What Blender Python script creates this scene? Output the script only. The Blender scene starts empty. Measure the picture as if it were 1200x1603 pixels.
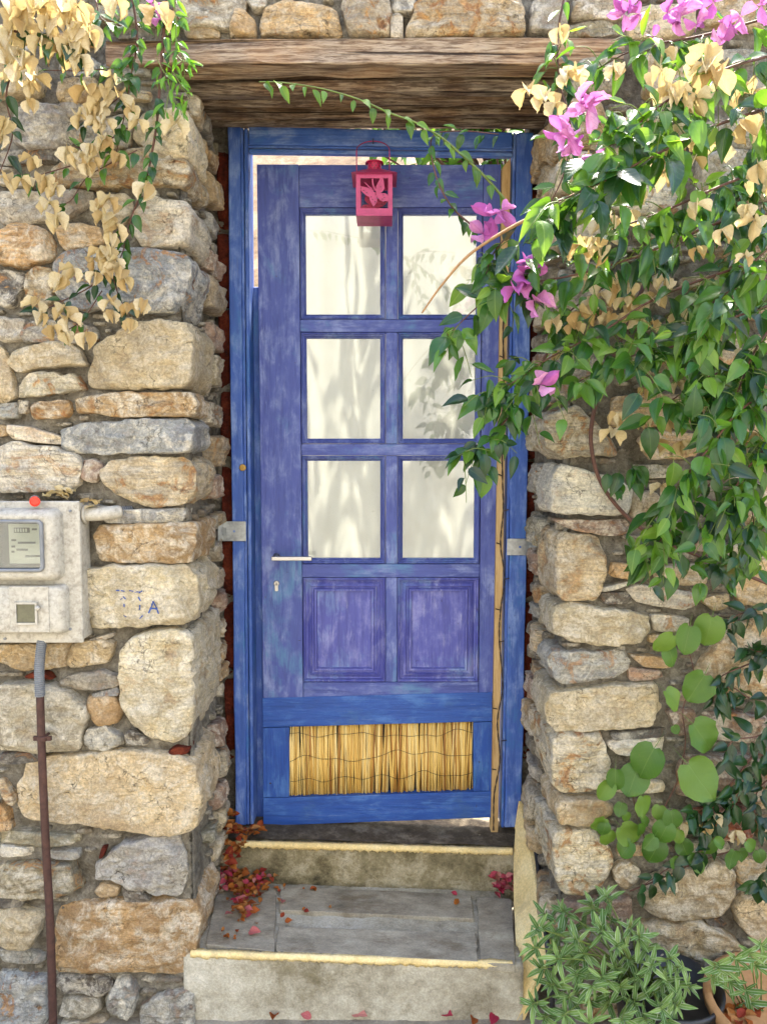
import bpy, math, random
import numpy as np
from mathutils import Vector, Matrix, noise

# ---------------------------------------------------------------- camera, sky, sun, exposure
S = bpy.context.scene
COL = S.collection
R = random.Random(7)
F = 1204.0; TH = math.radians(4.3); CX, CY, CZ = 0.0, -2.4, 1.52
cam_d = bpy.data.cameras.new('camera'); cam = bpy.data.objects.new('camera', cam_d); COL.objects.link(cam)
cam.location = (CX, CY, CZ); cam.rotation_euler = (math.pi/2 - TH, 0, 0)
cam_d.sensor_fit = 'VERTICAL'; cam_d.sensor_height = 24; cam_d.lens = F/1603*24
cam_d.clip_start = 0.05; cam_d.clip_end = 500
S.camera = cam
SUN_EL, SUN_AZ = math.radians(67), math.radians(20)      # the sun stands behind the wall, a little to the right
w = bpy.data.worlds.new('World'); S.world = w; w.use_nodes = True
wn = w.node_tree; bg = wn.nodes['Background']
sky = wn.nodes.new('ShaderNodeTexSky'); sky.sky_type = 'NISHITA'; sky.sun_disc = False
sky.sun_elevation = SUN_EL; sky.sun_rotation = SUN_AZ; sky.dust_density = 3.0; sky.ozone_density = 0.6; sky.air_density = 1.0
wn.links.new(sky.outputs[0], bg.inputs[0]); bg.inputs[1].default_value = 0.15
sd = bpy.data.lights.new('sun', 'SUN'); sun = bpy.data.objects.new('sun', sd); COL.objects.link(sun)
sd.energy = 4.2; sd.angle = math.radians(0.53); sd.color = (1.0, 0.95, 0.86)
sv = Vector((math.sin(SUN_AZ)*math.cos(SUN_EL), math.cos(SUN_AZ)*math.cos(SUN_EL), math.sin(SUN_EL)))
sun.rotation_euler = sv.to_track_quat('Z', 'Y').to_euler(); sun.location = sv*20
vs = S.view_settings; vs.view_transform = 'Standard'; vs.look = 'None'; vs.gamma = 1; vs.use_curve_mapping = False
vs.exposure = 2.6
S.cycles.max_bounces = 6; S.cycles.diffuse_bounces = 4; S.cycles.glossy_bounces = 2; S.cycles.transmission_bounces = 3; S.cycles.transparent_max_bounces = 6
S.cycles.caustics_reflective = False; S.cycles.caustics_refractive = False

WY = -0.44          # front plane of the stone wall; the door frame stands at y = 0
WTOP = 2.73

# ---------------------------------------------------------------- helpers
def P(px, py, Y):
    """a point of the place measured in the photograph, on the vertical plane y = Y"""
    a = (px-600)/F; b = -(py-801.5)/F
    dy = math.cos(TH)+b*math.sin(TH); dz = -math.sin(TH)+b*math.cos(TH)
    s = (Y-CY)/dy
    return Vector((CX+a*s, Y, CZ+dz*s))
def PZ(px, py, Z):
    a = (px-600)/F; b = -(py-801.5)/F
    dy = math.cos(TH)+b*math.sin(TH); dz = -math.sin(TH)+b*math.cos(TH)
    s = (Z-CZ)/dz
    return Vector((CX+a*s, CY+dy*s, Z))
def in_view(p, m=30):
    d = p-Vector((CX, CY, CZ)); z = d.y*math.cos(TH)-d.z*math.sin(TH)
    if z < .05: return False
    u = 600+F*d.x/z; v = 801.5-F*(d.y*math.sin(TH)+d.z*math.cos(TH))/z
    return -m < u < 1200+m and -m < v < 1603+m
def lin(r, g, b, k=1.0):
    def c(v):
        v /= 255.0
        return v/12.92 if v <= .04045 else ((v+.055)/1.055)**2.4
    return (c(r)*k, c(g)*k, c(b)*k, 1.0)
WL = {}
def place(o, parent, world):
    COL.objects.link(o); world = Vector(world); WL[o.name] = world
    if parent is not None:
        o.parent = parent; o.location = world-WL[parent.name]
    else: o.location = world
    return o
def thing(name, loc, label, cat, group=None):
    o = bpy.data.objects.new(name, None); o.empty_display_size = .05
    place(o, None, loc); return tag(o, label, cat, group)
def tag(o, label, cat=None, group=None, kind=None):
    if label: o['label'] = label
    if cat: o['category'] = cat
    if group: o['group'] = group
    if kind: o['kind'] = kind
    return o
def mk(name, verts, faces, mat, parent=None, smooth=False, bevel=0, seg=2, uvs=None, recalc=True):
    vs_ = [Vector(v) for v in verts]
    lo = Vector((min(v.x for v in vs_), min(v.y for v in vs_), min(v.z for v in vs_)))
    hi = Vector((max(v.x for v in vs_), max(v.y for v in vs_), max(v.z for v in vs_)))
    c = (lo+hi)/2
    me = bpy.data.meshes.new(name); me.from_pydata([tuple(v-c) for v in vs_], [], faces)
    if mat: me.materials.append(mat)
    if smooth: me.polygons.foreach_set('use_smooth', [True]*len(me.polygons))
    if uvs:
        ul = me.uv_layers.new(name='UVMap')
        for i, l in enumerate(me.loops): ul.data[i].uv = uvs[l.vertex_index]
    me.update()
    o = bpy.data.objects.new(name, me); place(o, parent, c)
    if bevel:
        m = o.modifiers.new('bevel', 'BEVEL'); m.width = bevel; m.segments = seg; m.limit_method = 'ANGLE'; m.angle_limit = .6
        if smooth is False and seg > 1: me.polygons.foreach_set('use_smooth', [True]*len(me.polygons)); m.harden_normals = True
    return o
class MB:
    """collects shapes that become ONE mesh object"""
    def __init__(s): s.v = []; s.f = []
    def add(s, v, f):
        o = len(s.v); s.v += [Vector(x) for x in v]; s.f += [tuple(i+o for i in q) for q in f]; return s
    def box(s, x0, x1, y0, y1, z0, z1):
        return s.add([(x0,y0,z0),(x1,y0,z0),(x1,y1,z0),(x0,y1,z0),(x0,y0,z1),(x1,y0,z1),(x1,y1,z1),(x0,y1,z1)],
                     [(0,3,2,1),(4,5,6,7),(0,1,5,4),(1,2,6,5),(2,3,7,6),(3,0,4,7)])
    def tube(s, path, r0, r1=None, n=7, cap=True):
        r1 = r0 if r1 is None else r1; path = [Vector(p) for p in path]; L = len(path); o = len(s.v)
        up = Vector((.13, .21, .97)); prev = None
        for i, p in enumerate(path):
            t = (path[min(i+1, L-1)]-path[max(i-1, 0)])
            if t.length < 1e-9: t = Vector((0,0,1))
            t.normalize()
            a = t.cross(up if prev is None else prev)
            if a.length < 1e-3: a = t.cross(Vector((1,0,0)))
            a.normalize(); b = a.cross(t).normalized(); prev = b if False else up
            r = r0+(r1-r0)*i/max(1, L-1)
            for k in range(n):
                an = 2*math.pi*k/n; s.v.append(p+a*(math.cos(an)*r)+b*(math.sin(an)*r))
        for i in range(L-1):
            for k in range(n):
                k2 = (k+1) % n
                s.f.append((o+i*n+k, o+i*n+k2, o+(i+1)*n+k2, o+(i+1)*n+k))
        if cap:
            s.f.append(tuple(o+k for k in range(n))[::-1]); s.f.append(tuple(o+(L-1)*n+k for k in range(n)))
        return s
    def lathe(s, c, axis, prof, n=24):
        """prof: (distance along axis, radius)"""
        axis = Vector(axis).normalized(); a = axis.orthogonal().normalized(); b = axis.cross(a); c = Vector(c); o = len(s.v)
        for (d, r) in prof:
            for k in range(n):
                an = 2*math.pi*k/n; s.v.append(c+axis*d+a*(r*math.cos(an))+b*(r*math.sin(an)))
        for i in range(len(prof)-1):
            for k in range(n):
                k2 = (k+1) % n; s.f.append((o+i*n+k, o+i*n+k2, o+(i+1)*n+k2, o+(i+1)*n+k))
        s.f.append(tuple(o+k for k in range(n))[::-1]); s.f.append(tuple(o+(len(prof)-1)*n+k for k in range(n)))
        return s
    def prism(s, poly, d):
        """poly: list of points, d: extrusion vector"""
        n = len(poly); d = Vector(d); v = [Vector(p) for p in poly]+[Vector(p)+d for p in poly]
        return s.add(v, [tuple(range(n)), tuple(range(2*n-1, n-1, -1))]+[(i, i+n, (i+1) % n+n, (i+1) % n) for i in range(n)])
    def build(s, name, mat, parent=None, **k): return mk(name, s.v, s.f, mat, parent, **k)
def catmull(pts, per=6):
    p = [Vector(x) for x in pts]; p = [p[0]*2-p[1]]+p+[p[-1]*2-p[-2]]; out = []
    for i in range(1, len(p)-2):
        for k in range(per):
            t = k/per; a, b, c, d = p[i-1], p[i], p[i+1], p[i+2]
            out.append(.5*((2*b)+(c-a)*t+(2*a-5*b+4*c-d)*t*t+(3*b-a-3*c+d)*t**3))
    out.append(p[-2]); return out

# ---------------------------------------------------------------- material nodes
class NT:
    def __init__(s, name):
        s.m = bpy.data.materials.new(name); s.m.use_nodes = True; s.t = s.m.node_tree; s.t.nodes.clear()
        s.out = s.t.nodes.new('ShaderNodeOutputMaterial')
    def n(s, typ, ins=None, **at):
        nd = s.t.nodes.new('ShaderNode'+typ)
        for k, v in at.items(): setattr(nd, k, v)
        for k, v in (ins or {}).items(): s.set(nd.inputs[k], v)
        return nd
    def set(s, sock, v):
        if isinstance(v, bpy.types.NodeSocket): s.t.links.new(v, sock)
        elif isinstance(v, (tuple, list)) and sock.type == 'VECTOR': sock.default_value = v[:3]
        else: sock.default_value = v
    def coord(s, kind='Object', scale=(1,1,1), rand=True, rot=(0,0,0)):
        v = s.n('TexCoord').outputs[kind]
        if rand:
            oi = s.n('ObjectInfo').outputs['Random']
            off = s.n('VectorMath', {0: (37.1, 91.7, 53.3), 'Scale': oi}, operation='SCALE').outputs[0]
            v = s.n('VectorMath', {0: v, 1: off}, operation='ADD').outputs[0]
        return s.n('Mapping', {'Vector': v, 'Scale': scale, 'Rotation': rot}).outputs[0]
    def noise(s, vec, scale, detail=6, rough=.6, dist=0.0):
        return s.n('TexNoise', {'Vector': vec, 'Scale': scale, 'Detail': detail, 'Roughness': rough, 'Distortion': dist}).outputs[0]
    def voro(s, vec, scale, feature='DISTANCE_TO_EDGE'):
        return s.n('TexVoronoi', {'Vector': vec, 'Scale': scale}, feature=feature).outputs[0]
    def rng(s, v, a, b, c=0.0, d=1.0):
        return s.n('MapRange', {0: v, 1: a, 2: b, 3: c, 4: d}, interpolation_type='SMOOTHSTEP').outputs[0]
    def math(s, op, a, b=0.0): return s.n('Math', {0: a, 1: b}, operation=op).outputs[0]
    def mix(s, f, a, b, blend='MIX'):
        nd = s.t.nodes.new('ShaderNodeMix'); nd.data_type = 'RGBA'; nd.blend_type = blend
        s.set(nd.inputs[0], f); s.set(nd.inputs[6], a); s.set(nd.inputs[7], b); return nd.outputs[2]
    def ramp(s, f, stops):
        nd = s.n('ValToRGB', {0: f}); e = nd.color_ramp.elements
        while len(e) < len(stops): e.new(.5)
        for i, (p, c) in enumerate(stops): e[i].position = p; e[i].color = c
        return nd.outputs[0]
    def bump(s, h, strength=.5, dist=.01, prev=None):
        ins = {'Height': h, 'Strength': strength, 'Distance': dist}
        if prev is not None: ins['Normal'] = prev
        return s.n('Bump', ins).outputs[0]
    def bsdf(s, col, rough=.6, normal=None, **k):
        ins = {'Base Color': col, 'Roughness': rough}
        if normal is not None: ins['Normal'] = normal
        ins.update({a.replace('_', ' '): b for a, b in k.items()})
        return s.n('BsdfPrincipled', ins).outputs[0]
    def done(s, sh): s.t.links.new(sh, s.out.inputs['Surface']); return s.m

def m_stone():
    k = NT('stone'); c = k.coord(); oi = k.n('ObjectInfo'); base = oi.outputs['Color']; rnd = oi.outputs['Random']
    r2 = k.math('FRACT', k.math('MULTIPLY', rnd, 7.3)); r3 = k.math('FRACT', k.math('MULTIPLY', rnd, 13.7))
    big = k.noise(c, 8, 4, .6, .3); mid = k.noise(c, 26, 6, .72, .4); fine = k.noise(c, 140, 4, .8)
    rot = k.n('CombineXYZ', {0: 0.0, 1: k.math('MULTIPLY', k.math('SUBTRACT', rnd, .5), .7), 2: 0.0}).outputs[0]
    sc = k.n('Mapping', {'Vector': c, 'Scale': (4, 4, 44)}); k.t.links.new(rot, sc.inputs['Rotation'])
    strata = k.noise(sc.outputs[0], 2.2, 6, .7, .6)
    col = k.mix(k.rng(big, .38, .64), k.mix(1.0, base, (.86, .84, .82, 1), 'MULTIPLY'), k.mix(1.0, base, (1.18, 1.14, 1.04, 1), 'MULTIPLY'))
    col = k.mix(k.math('MULTIPLY', k.rng(strata, .44, .6), k.rng(r2, .2, .9, .15, .75)), col, k.mix(.6, base, lin(112, 112, 114, .5)))
    pat = k.noise(c, 15, 6, .72, .9)
    rust = k.math('MULTIPLY', k.rng(pat, .54, .62), k.rng(r2, .25, .95, .12, .8))
    col = k.mix(rust, col, k.mix(k.rng(mid, .35, .65), lin(222, 172, 108, .76), lin(178, 108, 58, .6)))
    chalk = k.math('MULTIPLY', k.rng(pat, .57, .40), k.rng(r3, .05, .9, .5, 1.0))
    chalk = k.math('MULTIPLY', chalk, k.rng(mid, .38, .52))
    col = k.mix(k.math('MULTIPLY', chalk, .72), col, lin(248, 238, 216, .86))
    dirt = k.math('MULTIPLY', k.rng(mid, .57, .70), k.rng(big, .42, .6, .2, .75))
    col = k.mix(dirt, col, lin(98, 86, 66, .5))
    wv = k.n('VectorMath', {0: c, 1: k.n('VectorMath', {0: k.n('TexNoise', {'Vector': c, 'Scale': 22.0, 'Detail': 4.0}).outputs[1], 'Scale': .09}, operation='SCALE').outputs[0]}, operation='ADD').outputs[0]
    cr = k.math('MULTIPLY', k.rng(k.voro(wv, 13), 0.0, .014, 1.0, 0.0), k.rng(big, .46, .6))
    col = k.mix(k.math('MULTIPLY', cr, .6), col, lin(84, 70, 52, .5))
    col = k.mix(k.rng(fine, .34, .68), k.mix(1.0, col, (.74, .73, .71, 1), 'MULTIPLY'), k.mix(1.0, col, (1.2, 1.19, 1.16, 1), 'MULTIPLY'))
    h = k.math('ADD', k.math('ADD', mid, k.math('MULTIPLY', strata, .5)), k.math('MULTIPLY', fine, .3))
    h = k.math('SUBTRACT', h, k.math('MULTIPLY', cr, .3))
    return k.done(k.bsdf(col, .85, k.bump(h, 1.0, .02), Specular_IOR_Level=.25))
def m_rough(name, cols, scale=18, bump=.8, dist=.012, rough=.9, grit=160, kind='Object', rand=True, strain=(1,1,1)):
    """mottled mineral surface: cols = dark, mid, light, stain"""
    k = NT(name); c = k.coord(kind, strain, rand)
    a = k.noise(c, scale, 7, .74, .12); b = k.noise(c, scale*.3, 3, .6, .1); g = k.noise(c, grit, 3, .8)
    col = k.ramp(k.math('ADD', k.math('MULTIPLY', a, .7), k.math('MULTIPLY', b, .3)), [(.34, cols[0]), (.5, cols[1]), (.66, cols[2])])
    col = k.mix(k.math('MULTIPLY', k.rng(k.noise(c, scale*.55, 6, .75, .2), .52, .68), .65), col, cols[3])
    col = k.mix(k.rng(g, .35, .7, 0, .6), k.mix(1.0, col, (.74, .74, .73, 1), 'MULTIPLY'), k.mix(1.0, col, (1.2, 1.19, 1.16, 1), 'MULTIPLY'))
    pit = k.rng(k.voro(c, grit*.4, 'F1'), .05, .22)
    h = k.math('ADD', k.math('ADD', a, k.math('MULTIPLY', g, .35)), k.math('MULTIPLY', pit, .18))
    return k.done(k.bsdf(col, rough, k.bump(h, bump, dist), Specular_IOR_Level=.25))
def m_paint(name, base, light, teal, axis='Z', wear=.22, rough=.5, under=None):
    k = NT(name); wear *= .6; i = 'XYZ'.index(axis)
    def cs(a, l): s_ = [a, a, a]; s_[i] = l; return k.coord('Object', tuple(s_))
    c0 = k.coord('Object'); fine = k.noise(cs(260, 5), 1.0, 4, .75); brush = k.noise(cs(70, 7), 1.0, 6, .72, .3); blot = k.noise(c0, 7, 6, .7, .2); sm = k.noise(cs(22, 9), 1.0, 5, .66, .4)
    dark = tuple(x*.74 for x in base[:3])+(1,)
    col = k.mix(k.rng(brush, .28, .56), dark, base)
    f1 = k.math('MULTIPLY', k.rng(k.math('ADD', k.math('MULTIPLY', brush, .3), k.math('MULTIPLY', sm, .7)), .44, .64), k.rng(blot, .36, .62, .1, .8))
    col = k.mix(f1, col, light)
    col = k.mix(k.math('MULTIPLY', k.rng(k.noise(c0, 5, 5, .7, .3), .52, .66), k.rng(brush, .38, .62, .1, .75)), col, teal)
    worn = k.math('MULTIPLY', k.rng(fine, .56, .66), k.rng(sm, .46, .6))
    col = k.mix(k.math('MULTIPLY', worn, wear), col, under or lin(200, 206, 222, .66))
    chip = k.math('MULTIPLY', k.rng(k.noise(c0, 70, 4, .65, .5), .68, .71), k.rng(blot, .48, .58))
    col = k.mix(k.math('MULTIPLY', chip, .85), col, lin(100, 84, 70, .5))
    h = k.math('ADD', k.math('ADD', k.math('MULTIPLY', brush, .7), k.math('MULTIPLY', fine, .4)), k.math('ADD', k.math('MULTIPLY', chip, -.9), k.math('MULTIPLY', sm, .3)))
    return k.done(k.bsdf(col, k.rng(sm, .3, .7, rough-.08, rough+.2), k.bump(h, .75, .004), Specular_IOR_Level=.4))
def m_wood(name, dark, mid, light, axis='X', bump=.7, crack=True):
    k = NT(name); i = 'XYZ'.index(axis); st = [170, 170, 170]; st[i] = 14; s2 = [26, 26, 26]; s2[i] = 1.4
    c = k.coord('Object', tuple(st)); c0 = k.coord('Object')
    g = k.noise(c, 1.0, 6, .75, .5); b = k.noise(k.coord('Object', tuple(s2)), 1.0, 5, .65, .8); w_ = k.noise(c0, 6, 4, .6)
    col = k.ramp(k.math('ADD', k.math('MULTIPLY', g, .5), k.math('MULTIPLY', b, .5)), [(.36, dark), (.48, mid), (.62, light)])
    if crack:
        col = k.mix(k.rng(w_, .36, .62, .15, .75), col, k.mix(k.rng(g, .4, .6), lin(120, 104, 88, .5), lin(196, 180, 158, .64)))
        kn = k.rng(k.voro(k.coord('Object', (3, 9, 9)), 1.0, 'F1'), .03, .2, 1, 0)
        col = k.mix(k.math('MULTIPLY', kn, .7), col, dark)
    s3 = [60, 60, 60]; s3[i] = 1.1
    cr = k.rng(k.noise(k.coord('Object', tuple(s3)), 1.0, 4, .6, .4), .60, .66) if crack else k.rng(g, .68, .76)
    col = k.mix(k.math('MULTIPLY', cr, .85), col, tuple(x*.25 for x in dark[:3])+(1,))
    h = k.math('SUBTRACT', k.math('ADD', k.math('MULTIPLY', g, .6), k.math('MULTIPLY', b, .5)), k.math('MULTIPLY', cr, .9))
    return k.done(k.bsdf(col, .8, k.bump(h, bump, .008), Specular_IOR_Level=.2))
def m_plain(name, col, rough=.5, metal=0.0, var=.25, scale=40, bump=.15, dirt=None, dscale=12, thr=.52, **kw):
    k = NT(name); c = k.coord(); n1 = k.noise(c, scale, 6, .65)
    cc = k.mix(k.rng(n1, .3, .7, 0, 1), tuple(x*(1-var) for x in col[:3])+(1,), tuple(min(1, x*(1+var)) for x in col[:3])+(1,))
    if dirt: cc = k.mix(k.math('MULTIPLY', k.rng(k.noise(c, dscale, 7, .78, .1), thr, thr+.2), .6), cc, dirt)
    return k.done(k.bsdf(cc, rough, k.bump(n1, bump, .004), Metallic=metal, **kw))
def m_leaf(name, a, b, c3, trans, rough=.38, tfac=.35, vein=(.35, .45, .15, 1), edge=None, spec=.5):
    k = NT(name); oi = k.n('ObjectInfo').outputs['Random']; isl = k.n('NewGeometry').outputs['Random Per Island']
    r = k.math('FRACT', k.math('ADD', oi, k.math('MULTIPLY', isl, 3.7)))
    col = k.ramp(r, [(.0, a), (.5, b), (1.0, c3)])
    uv = k.n('TexCoord').outputs['UV']; sx = k.n('SeparateXYZ', {0: uv})
    v = k.math('ABSOLUTE', k.math('SUBTRACT', sx.outputs[1], .5))
    mid = k.rng(v, .006, .022, 1, 0)
    side = k.math('ABSOLUTE', k.math('SUBTRACT', k.math('FRACT', k.math('MULTIPLY', k.math('SUBTRACT', sx.outputs[0], k.math('MULTIPLY', v, .9)), 7)), .5))
    side = k.math('MULTIPLY', k.rng(side, .0, .07, 1, 0), .2)
    col = k.mix(k.math('MAXIMUM', k.math('MULTIPLY', mid, .6), side), col, vein)
    n1 = k.noise(k.coord('Object', (1,1,1)), 4 if True else 1, 4, .6)
    col = k.mix(k.rng(n1, .35, .7, 0, .35), col, k.mix(1.0, col, (1.25, 1.2, .9, 1), 'MULTIPLY'))
    spot = k.math('MULTIPLY', k.rng(k.noise(k.coord('Object', (1,1,1)), 7, 5, .7), .66, .72), .6); col = k.mix(spot, col, lin(150, 120, 60, .5))
    if edge: col = k.mix(k.math('MULTIPLY', k.rng(v, .085, .125), .5), col, edge)
    nb = k.bump(k.math('ADD', k.math('MULTIPLY', side, -1.0), k.math('MULTIPLY', mid, -1.5)), .2, .012)
    p = k.bsdf(col, rough, nb, Specular_IOR_Level=spec)
    t = k.n('BsdfTranslucent', {'Color': k.mix(.6, trans, k.mix(1.0, col, trans, 'ADD'))}).outputs[0]
    return k.done(k.n('MixShader', {0: tfac, 1: p, 2: t}).outputs[0])
def m_bract(name, a, b, c3, trans, tfac=.4, vein=(.5, .35, .2, 1)):
    k = NT(name); oi = k.n('ObjectInfo').outputs['Random']; isl = k.n('NewGeometry').outputs['Random Per Island']
    r = k.math('FRACT', k.math('ADD', oi, k.math('MULTIPLY', isl, 3.7)))
    col = k.ramp(r, [(.0, a), (.5, b), (1.0, c3)])
    uv = k.n('TexCoord').outputs['UV']; sx = k.n('SeparateXYZ', {0: uv}); v = k.math('ABSOLUTE', k.math('SUBTRACT', sx.outputs[1], .5))
    mid = k.rng(v, .005, .02, 1, 0)
    net = k.rng(k.voro(k.n('Mapping', {'Vector': uv, 'Scale': (5, 9, 1)}).outputs[0], 1.0), .0, .06, .4, 0)
    col = k.mix(k.math('MAXIMUM', k.math('MULTIPLY', mid, .45), net), col, vein)
    cn = k.noise(k.coord('Object'), 7, 5, .7, .3)
    col = k.mix(k.rng(cn, .5, .72, 0, .35), col, k.mix(1.0, col, (.8, .68, .5, 1) if 'dry' in name else (.8, .6, .85, 1), 'MULTIPLY'))
    p = k.bsdf(col, .7, k.bump(cn, .35, .03), Specular_IOR_Level=.2)
    t = k.n('BsdfTranslucent', {'Color': trans}).outputs[0]
    return k.done(k.n('MixShader', {0: tfac, 1: p, 2: t}).outputs[0])
def m_glass():
    k = NT('window_glass'); c = k.coord('Object', (1,1,1), False)
    nb = k.bump(k.noise(c, 3.5, 2), .06, .02)
    fr = k.n('Fresnel', {'IOR': 1.5}).outputs[0]
    dust = k.rng(k.noise(c, 60, 5, .7), .62, .74, 0, .10)
    g = k.n('BsdfGlossy', {'Color': (1,1,1,1), 'Roughness': .01, 'Normal': nb}).outputs[0]
    t = k.n('BsdfTransparent', {'Color': (.95, .97, .95, 1)}).outputs[0]
    m1 = k.n('MixShader', {0: k.math('MULTIPLY', fr, 1.0), 1: t, 2: g}).outputs[0]
    d = k.n('BsdfDiffuse', {'Color': lin(200, 195, 180, .8)}).outputs[0]
    return k.done(k.n('MixShader', {0: dust, 1: m1, 2: d}).outputs[0])
def m_curtain():
    k = NT('curtain_cloth'); c = k.coord('Object', (1,1,1), False)
    wv = k.noise(k.coord('Object', (600, 600, 600), False), 1.0, 2)
    d = k.n('BsdfDiffuse', {'Color': lin(240, 239, 228, .31), 'Normal': k.bump(wv, .15, .001)}).outputs[0]
    t = k.n('BsdfTranslucent', {'Color': lin(250, 245, 228, .62)}).outputs[0]
    return k.done(k.n('MixShader', {0: .3, 1: d, 2: t}).outputs[0])
def m_butt(name, col):   # clear plastic pane of the meter box
    k = NT(name); fr = k.n('Fresnel', {'IOR': 1.5}).outputs[0]
    return k.done(k.n('MixShader', {0: k.math('MULTIPLY', fr, 2.0), 1: k.n('BsdfTransparent', {'Color': col}).outputs[0],
                                   2: k.n('BsdfGlossy', {'Roughness': .08}).outputs[0]}).outputs[0])

M = {}
M['stone'] = m_stone()
M['mortar'] = m_rough('mortar', (lin(98, 90, 78, .64), lin(156, 148, 132, .70), lin(198, 190, 172, .76), lin(112, 98, 78, .6)), 34, 1.0, .016, .92, 220)
M['concrete'] = m_rough('step_concrete', (lin(150, 140, 116, .66), lin(206, 198, 176, .74), lin(232, 226, 208, .78), lin(140, 126, 88, .6)), 9, .6, .008)
M['moss'] = m_rough('mossy_concrete', (lin(86, 78, 54, .6), lin(164, 152, 118, .7), lin(222, 212, 184, .75), lin(96, 84, 52, .55)), 14, .9, .010)
M['slate'] = m_rough('slate', (lin(122, 114, 98, .8), lin(172, 163, 144, .82), lin(204, 196, 174, .86), lin(140, 122, 96, .7)), 10, .5, .005, .75, 200, strain=(1, 1.8, 1))
M['sill'] = m_rough('dark_sill', (lin(66, 58, 46, .7), lin(116, 104, 86, .7), lin(180, 168, 146, .7), lin(82, 68, 50, .6)), 16, .8, .008)
M['yellow'] = m_rough('yellow_paint', (lin(226, 194, 126, .74), lin(246, 220, 156, .84), lin(252, 232, 178, .88), lin(216, 194, 146, .7)), 12, .35, .004, .7)
M['brick'] = m_rough('red_brick', (lin(76, 28, 16, .5), lin(136, 54, 30, .5), lin(176, 84, 50, .52), lin(64, 30, 22, .45)), 34, 1.0, .016)
M['ground'] = m_rough('street_paving', (lin(128, 118, 100, .6), lin(176, 166, 148, .6), lin(206, 196, 176, .62), lin(120, 108, 86, .5)), 5, .5, .01)
M['bank'] = m_rough('dry_rocky_bank', (lin(110, 80, 56, .35), lin(196, 158, 120, .4), lin(230, 206, 170, .45), lin(90, 110, 40, .35)), 5, .8, .03)
M['white'] = m_rough('whitewash', (lin(220, 216, 206, .8), lin(238, 236, 228, .85), lin(246, 244, 238, .9), lin(214, 206, 190, .75)), 4, .3, .006)
DOORB = lin(80, 95, 174, .70); DOORL = lin(152, 166, 212, .78); TEAL = lin(94, 146, 188, .70)
M['doorV'] = m_paint('door_paint_upright', DOORB, DOORL, TEAL, 'Z')
M['doorH'] = m_paint('door_paint_level', DOORB, DOORL, TEAL, 'X')
M['panel'] = m_paint('panel_paint', lin(92, 98, 186, .68), lin(166, 168, 222, .76), lin(126, 158, 206, .7), 'Z', .9)
M['lowV'] = m_paint('low_board_upright', lin(40, 88, 178, .68), lin(88, 136, 206, .7), lin(48, 112, 172, .64), 'Z', .35, .42)
M['lowH'] = m_paint('low_board_level', lin(40, 90, 180, .68), lin(92, 140, 212, .7), lin(70, 110, 164, .64), 'X', .35, .42)
M['frameV'] = m_paint('frame_paint_upright', lin(66, 104, 188, .72), lin(146, 172, 222, .8), lin(60, 126, 186, .68), 'Z', .6)
M['frameH'] = m_paint('frame_paint_level', lin(66, 108, 192, .72), lin(150, 176, 224, .8), lin(78, 138, 192, .68), 'X', .8)
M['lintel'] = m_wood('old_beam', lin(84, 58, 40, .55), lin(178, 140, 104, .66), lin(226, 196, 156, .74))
M['log'] = m_wood('dark_log', lin(44, 28, 18, .45), lin(104, 74, 50, .5), lin(180, 142, 102, .6))  # wood darkened to put the shade under the lintel into its colour
M['rawwood'] = m_wood('raw_batten', lin(180, 136, 84, .6), lin(216, 178, 120, .66), lin(232, 200, 146, .7), 'Z', .25, False)
M['glass'] = m_glass(); M['curtain'] = m_curtain(); M['clear'] = m_butt('clear_plastic', (.9, .92, .88, 1))
M['galv'] = m_plain('galvanised_steel', lin(196, 200, 200, .7), .36, .85, .18, 60, .1)
M['chrome'] = m_plain('brushed_nickel', lin(190, 188, 184, .7), .34, 1.0, .05)
M['brass'] = m_plain('old_brass', lin(196, 158, 84, .7), .4, .7, .2, 60, .2, lin(90, 70, 40, .5))
M['pink'] = m_plain('pink_lantern_paint', lin(216, 74, 134, .62), .45, 0.0, .16, 30, .2, lin(160, 84, 84, .55), 30, .52)
M['pinkdark'] = m_plain('pink_lantern_top', lin(206, 36, 92, .66), .45, 0.0, .14, 30, .1, lin(120, 40, 40, .6), 22, .58)
M['box'] = m_plain('weathered_plastic', lin(212, 206, 190, .62), .6, 0.0, .14, 90, .3, lin(142, 134, 118, .6), 50, .46)
M['dial'] = m_plain('meter_plate', lin(222, 224, 218, .75), .5, 0.0, .05)
M['ink'] = m_plain('dark_print', lin(60, 62, 60, .6), .6, 0.0, .1)
M['dark'] = m_plain('dark_inside', lin(40, 44, 40, .5), .6, 0.0, .2)
M['conduit'] = m_plain('grey_conduit', lin(150, 154, 158, .55), .55, 0.0, .15, 30, .2, lin(110, 104, 92, .5))
M['rust'] = m_plain('rusty_pipe', lin(96, 64, 54, .55), .7, .2, .3, 60, .4, lin(130, 84, 60, .5))
M['red'] = m_plain('red_lens', lin(226, 52, 30, .8), .25, 0.0, .2)
M['black'] = m_plain('black_plastic', lin(38, 38, 40, .6), .45, 0.0, .2, 30, .2, lin(96, 88, 76, .5))
M['wire'] = m_plain('brown_wire', lin(54, 40, 32, .6), .5, 0.0, .2)
M['terra'] = m_plain('terracotta', lin(204, 152, 96, .6), .8, 0.0, .15, 30, .4, lin(150, 110, 76, .5))
M['soil'] = m_rough('soil', (lin(34, 26, 20, .7), lin(66, 52, 40, .6), lin(110, 88, 66, .55), lin(50, 40, 30, .5)), 40, 1.0, .02)
M['stem'] = m_plain('brown_stem', lin(112, 72, 56, .55), .7, 0.0, .25, 80, .4)
M['twig'] = m_plain('pale_twig', lin(190, 146, 96, .58), .7, 0.0, .2, 80, .3)
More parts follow.
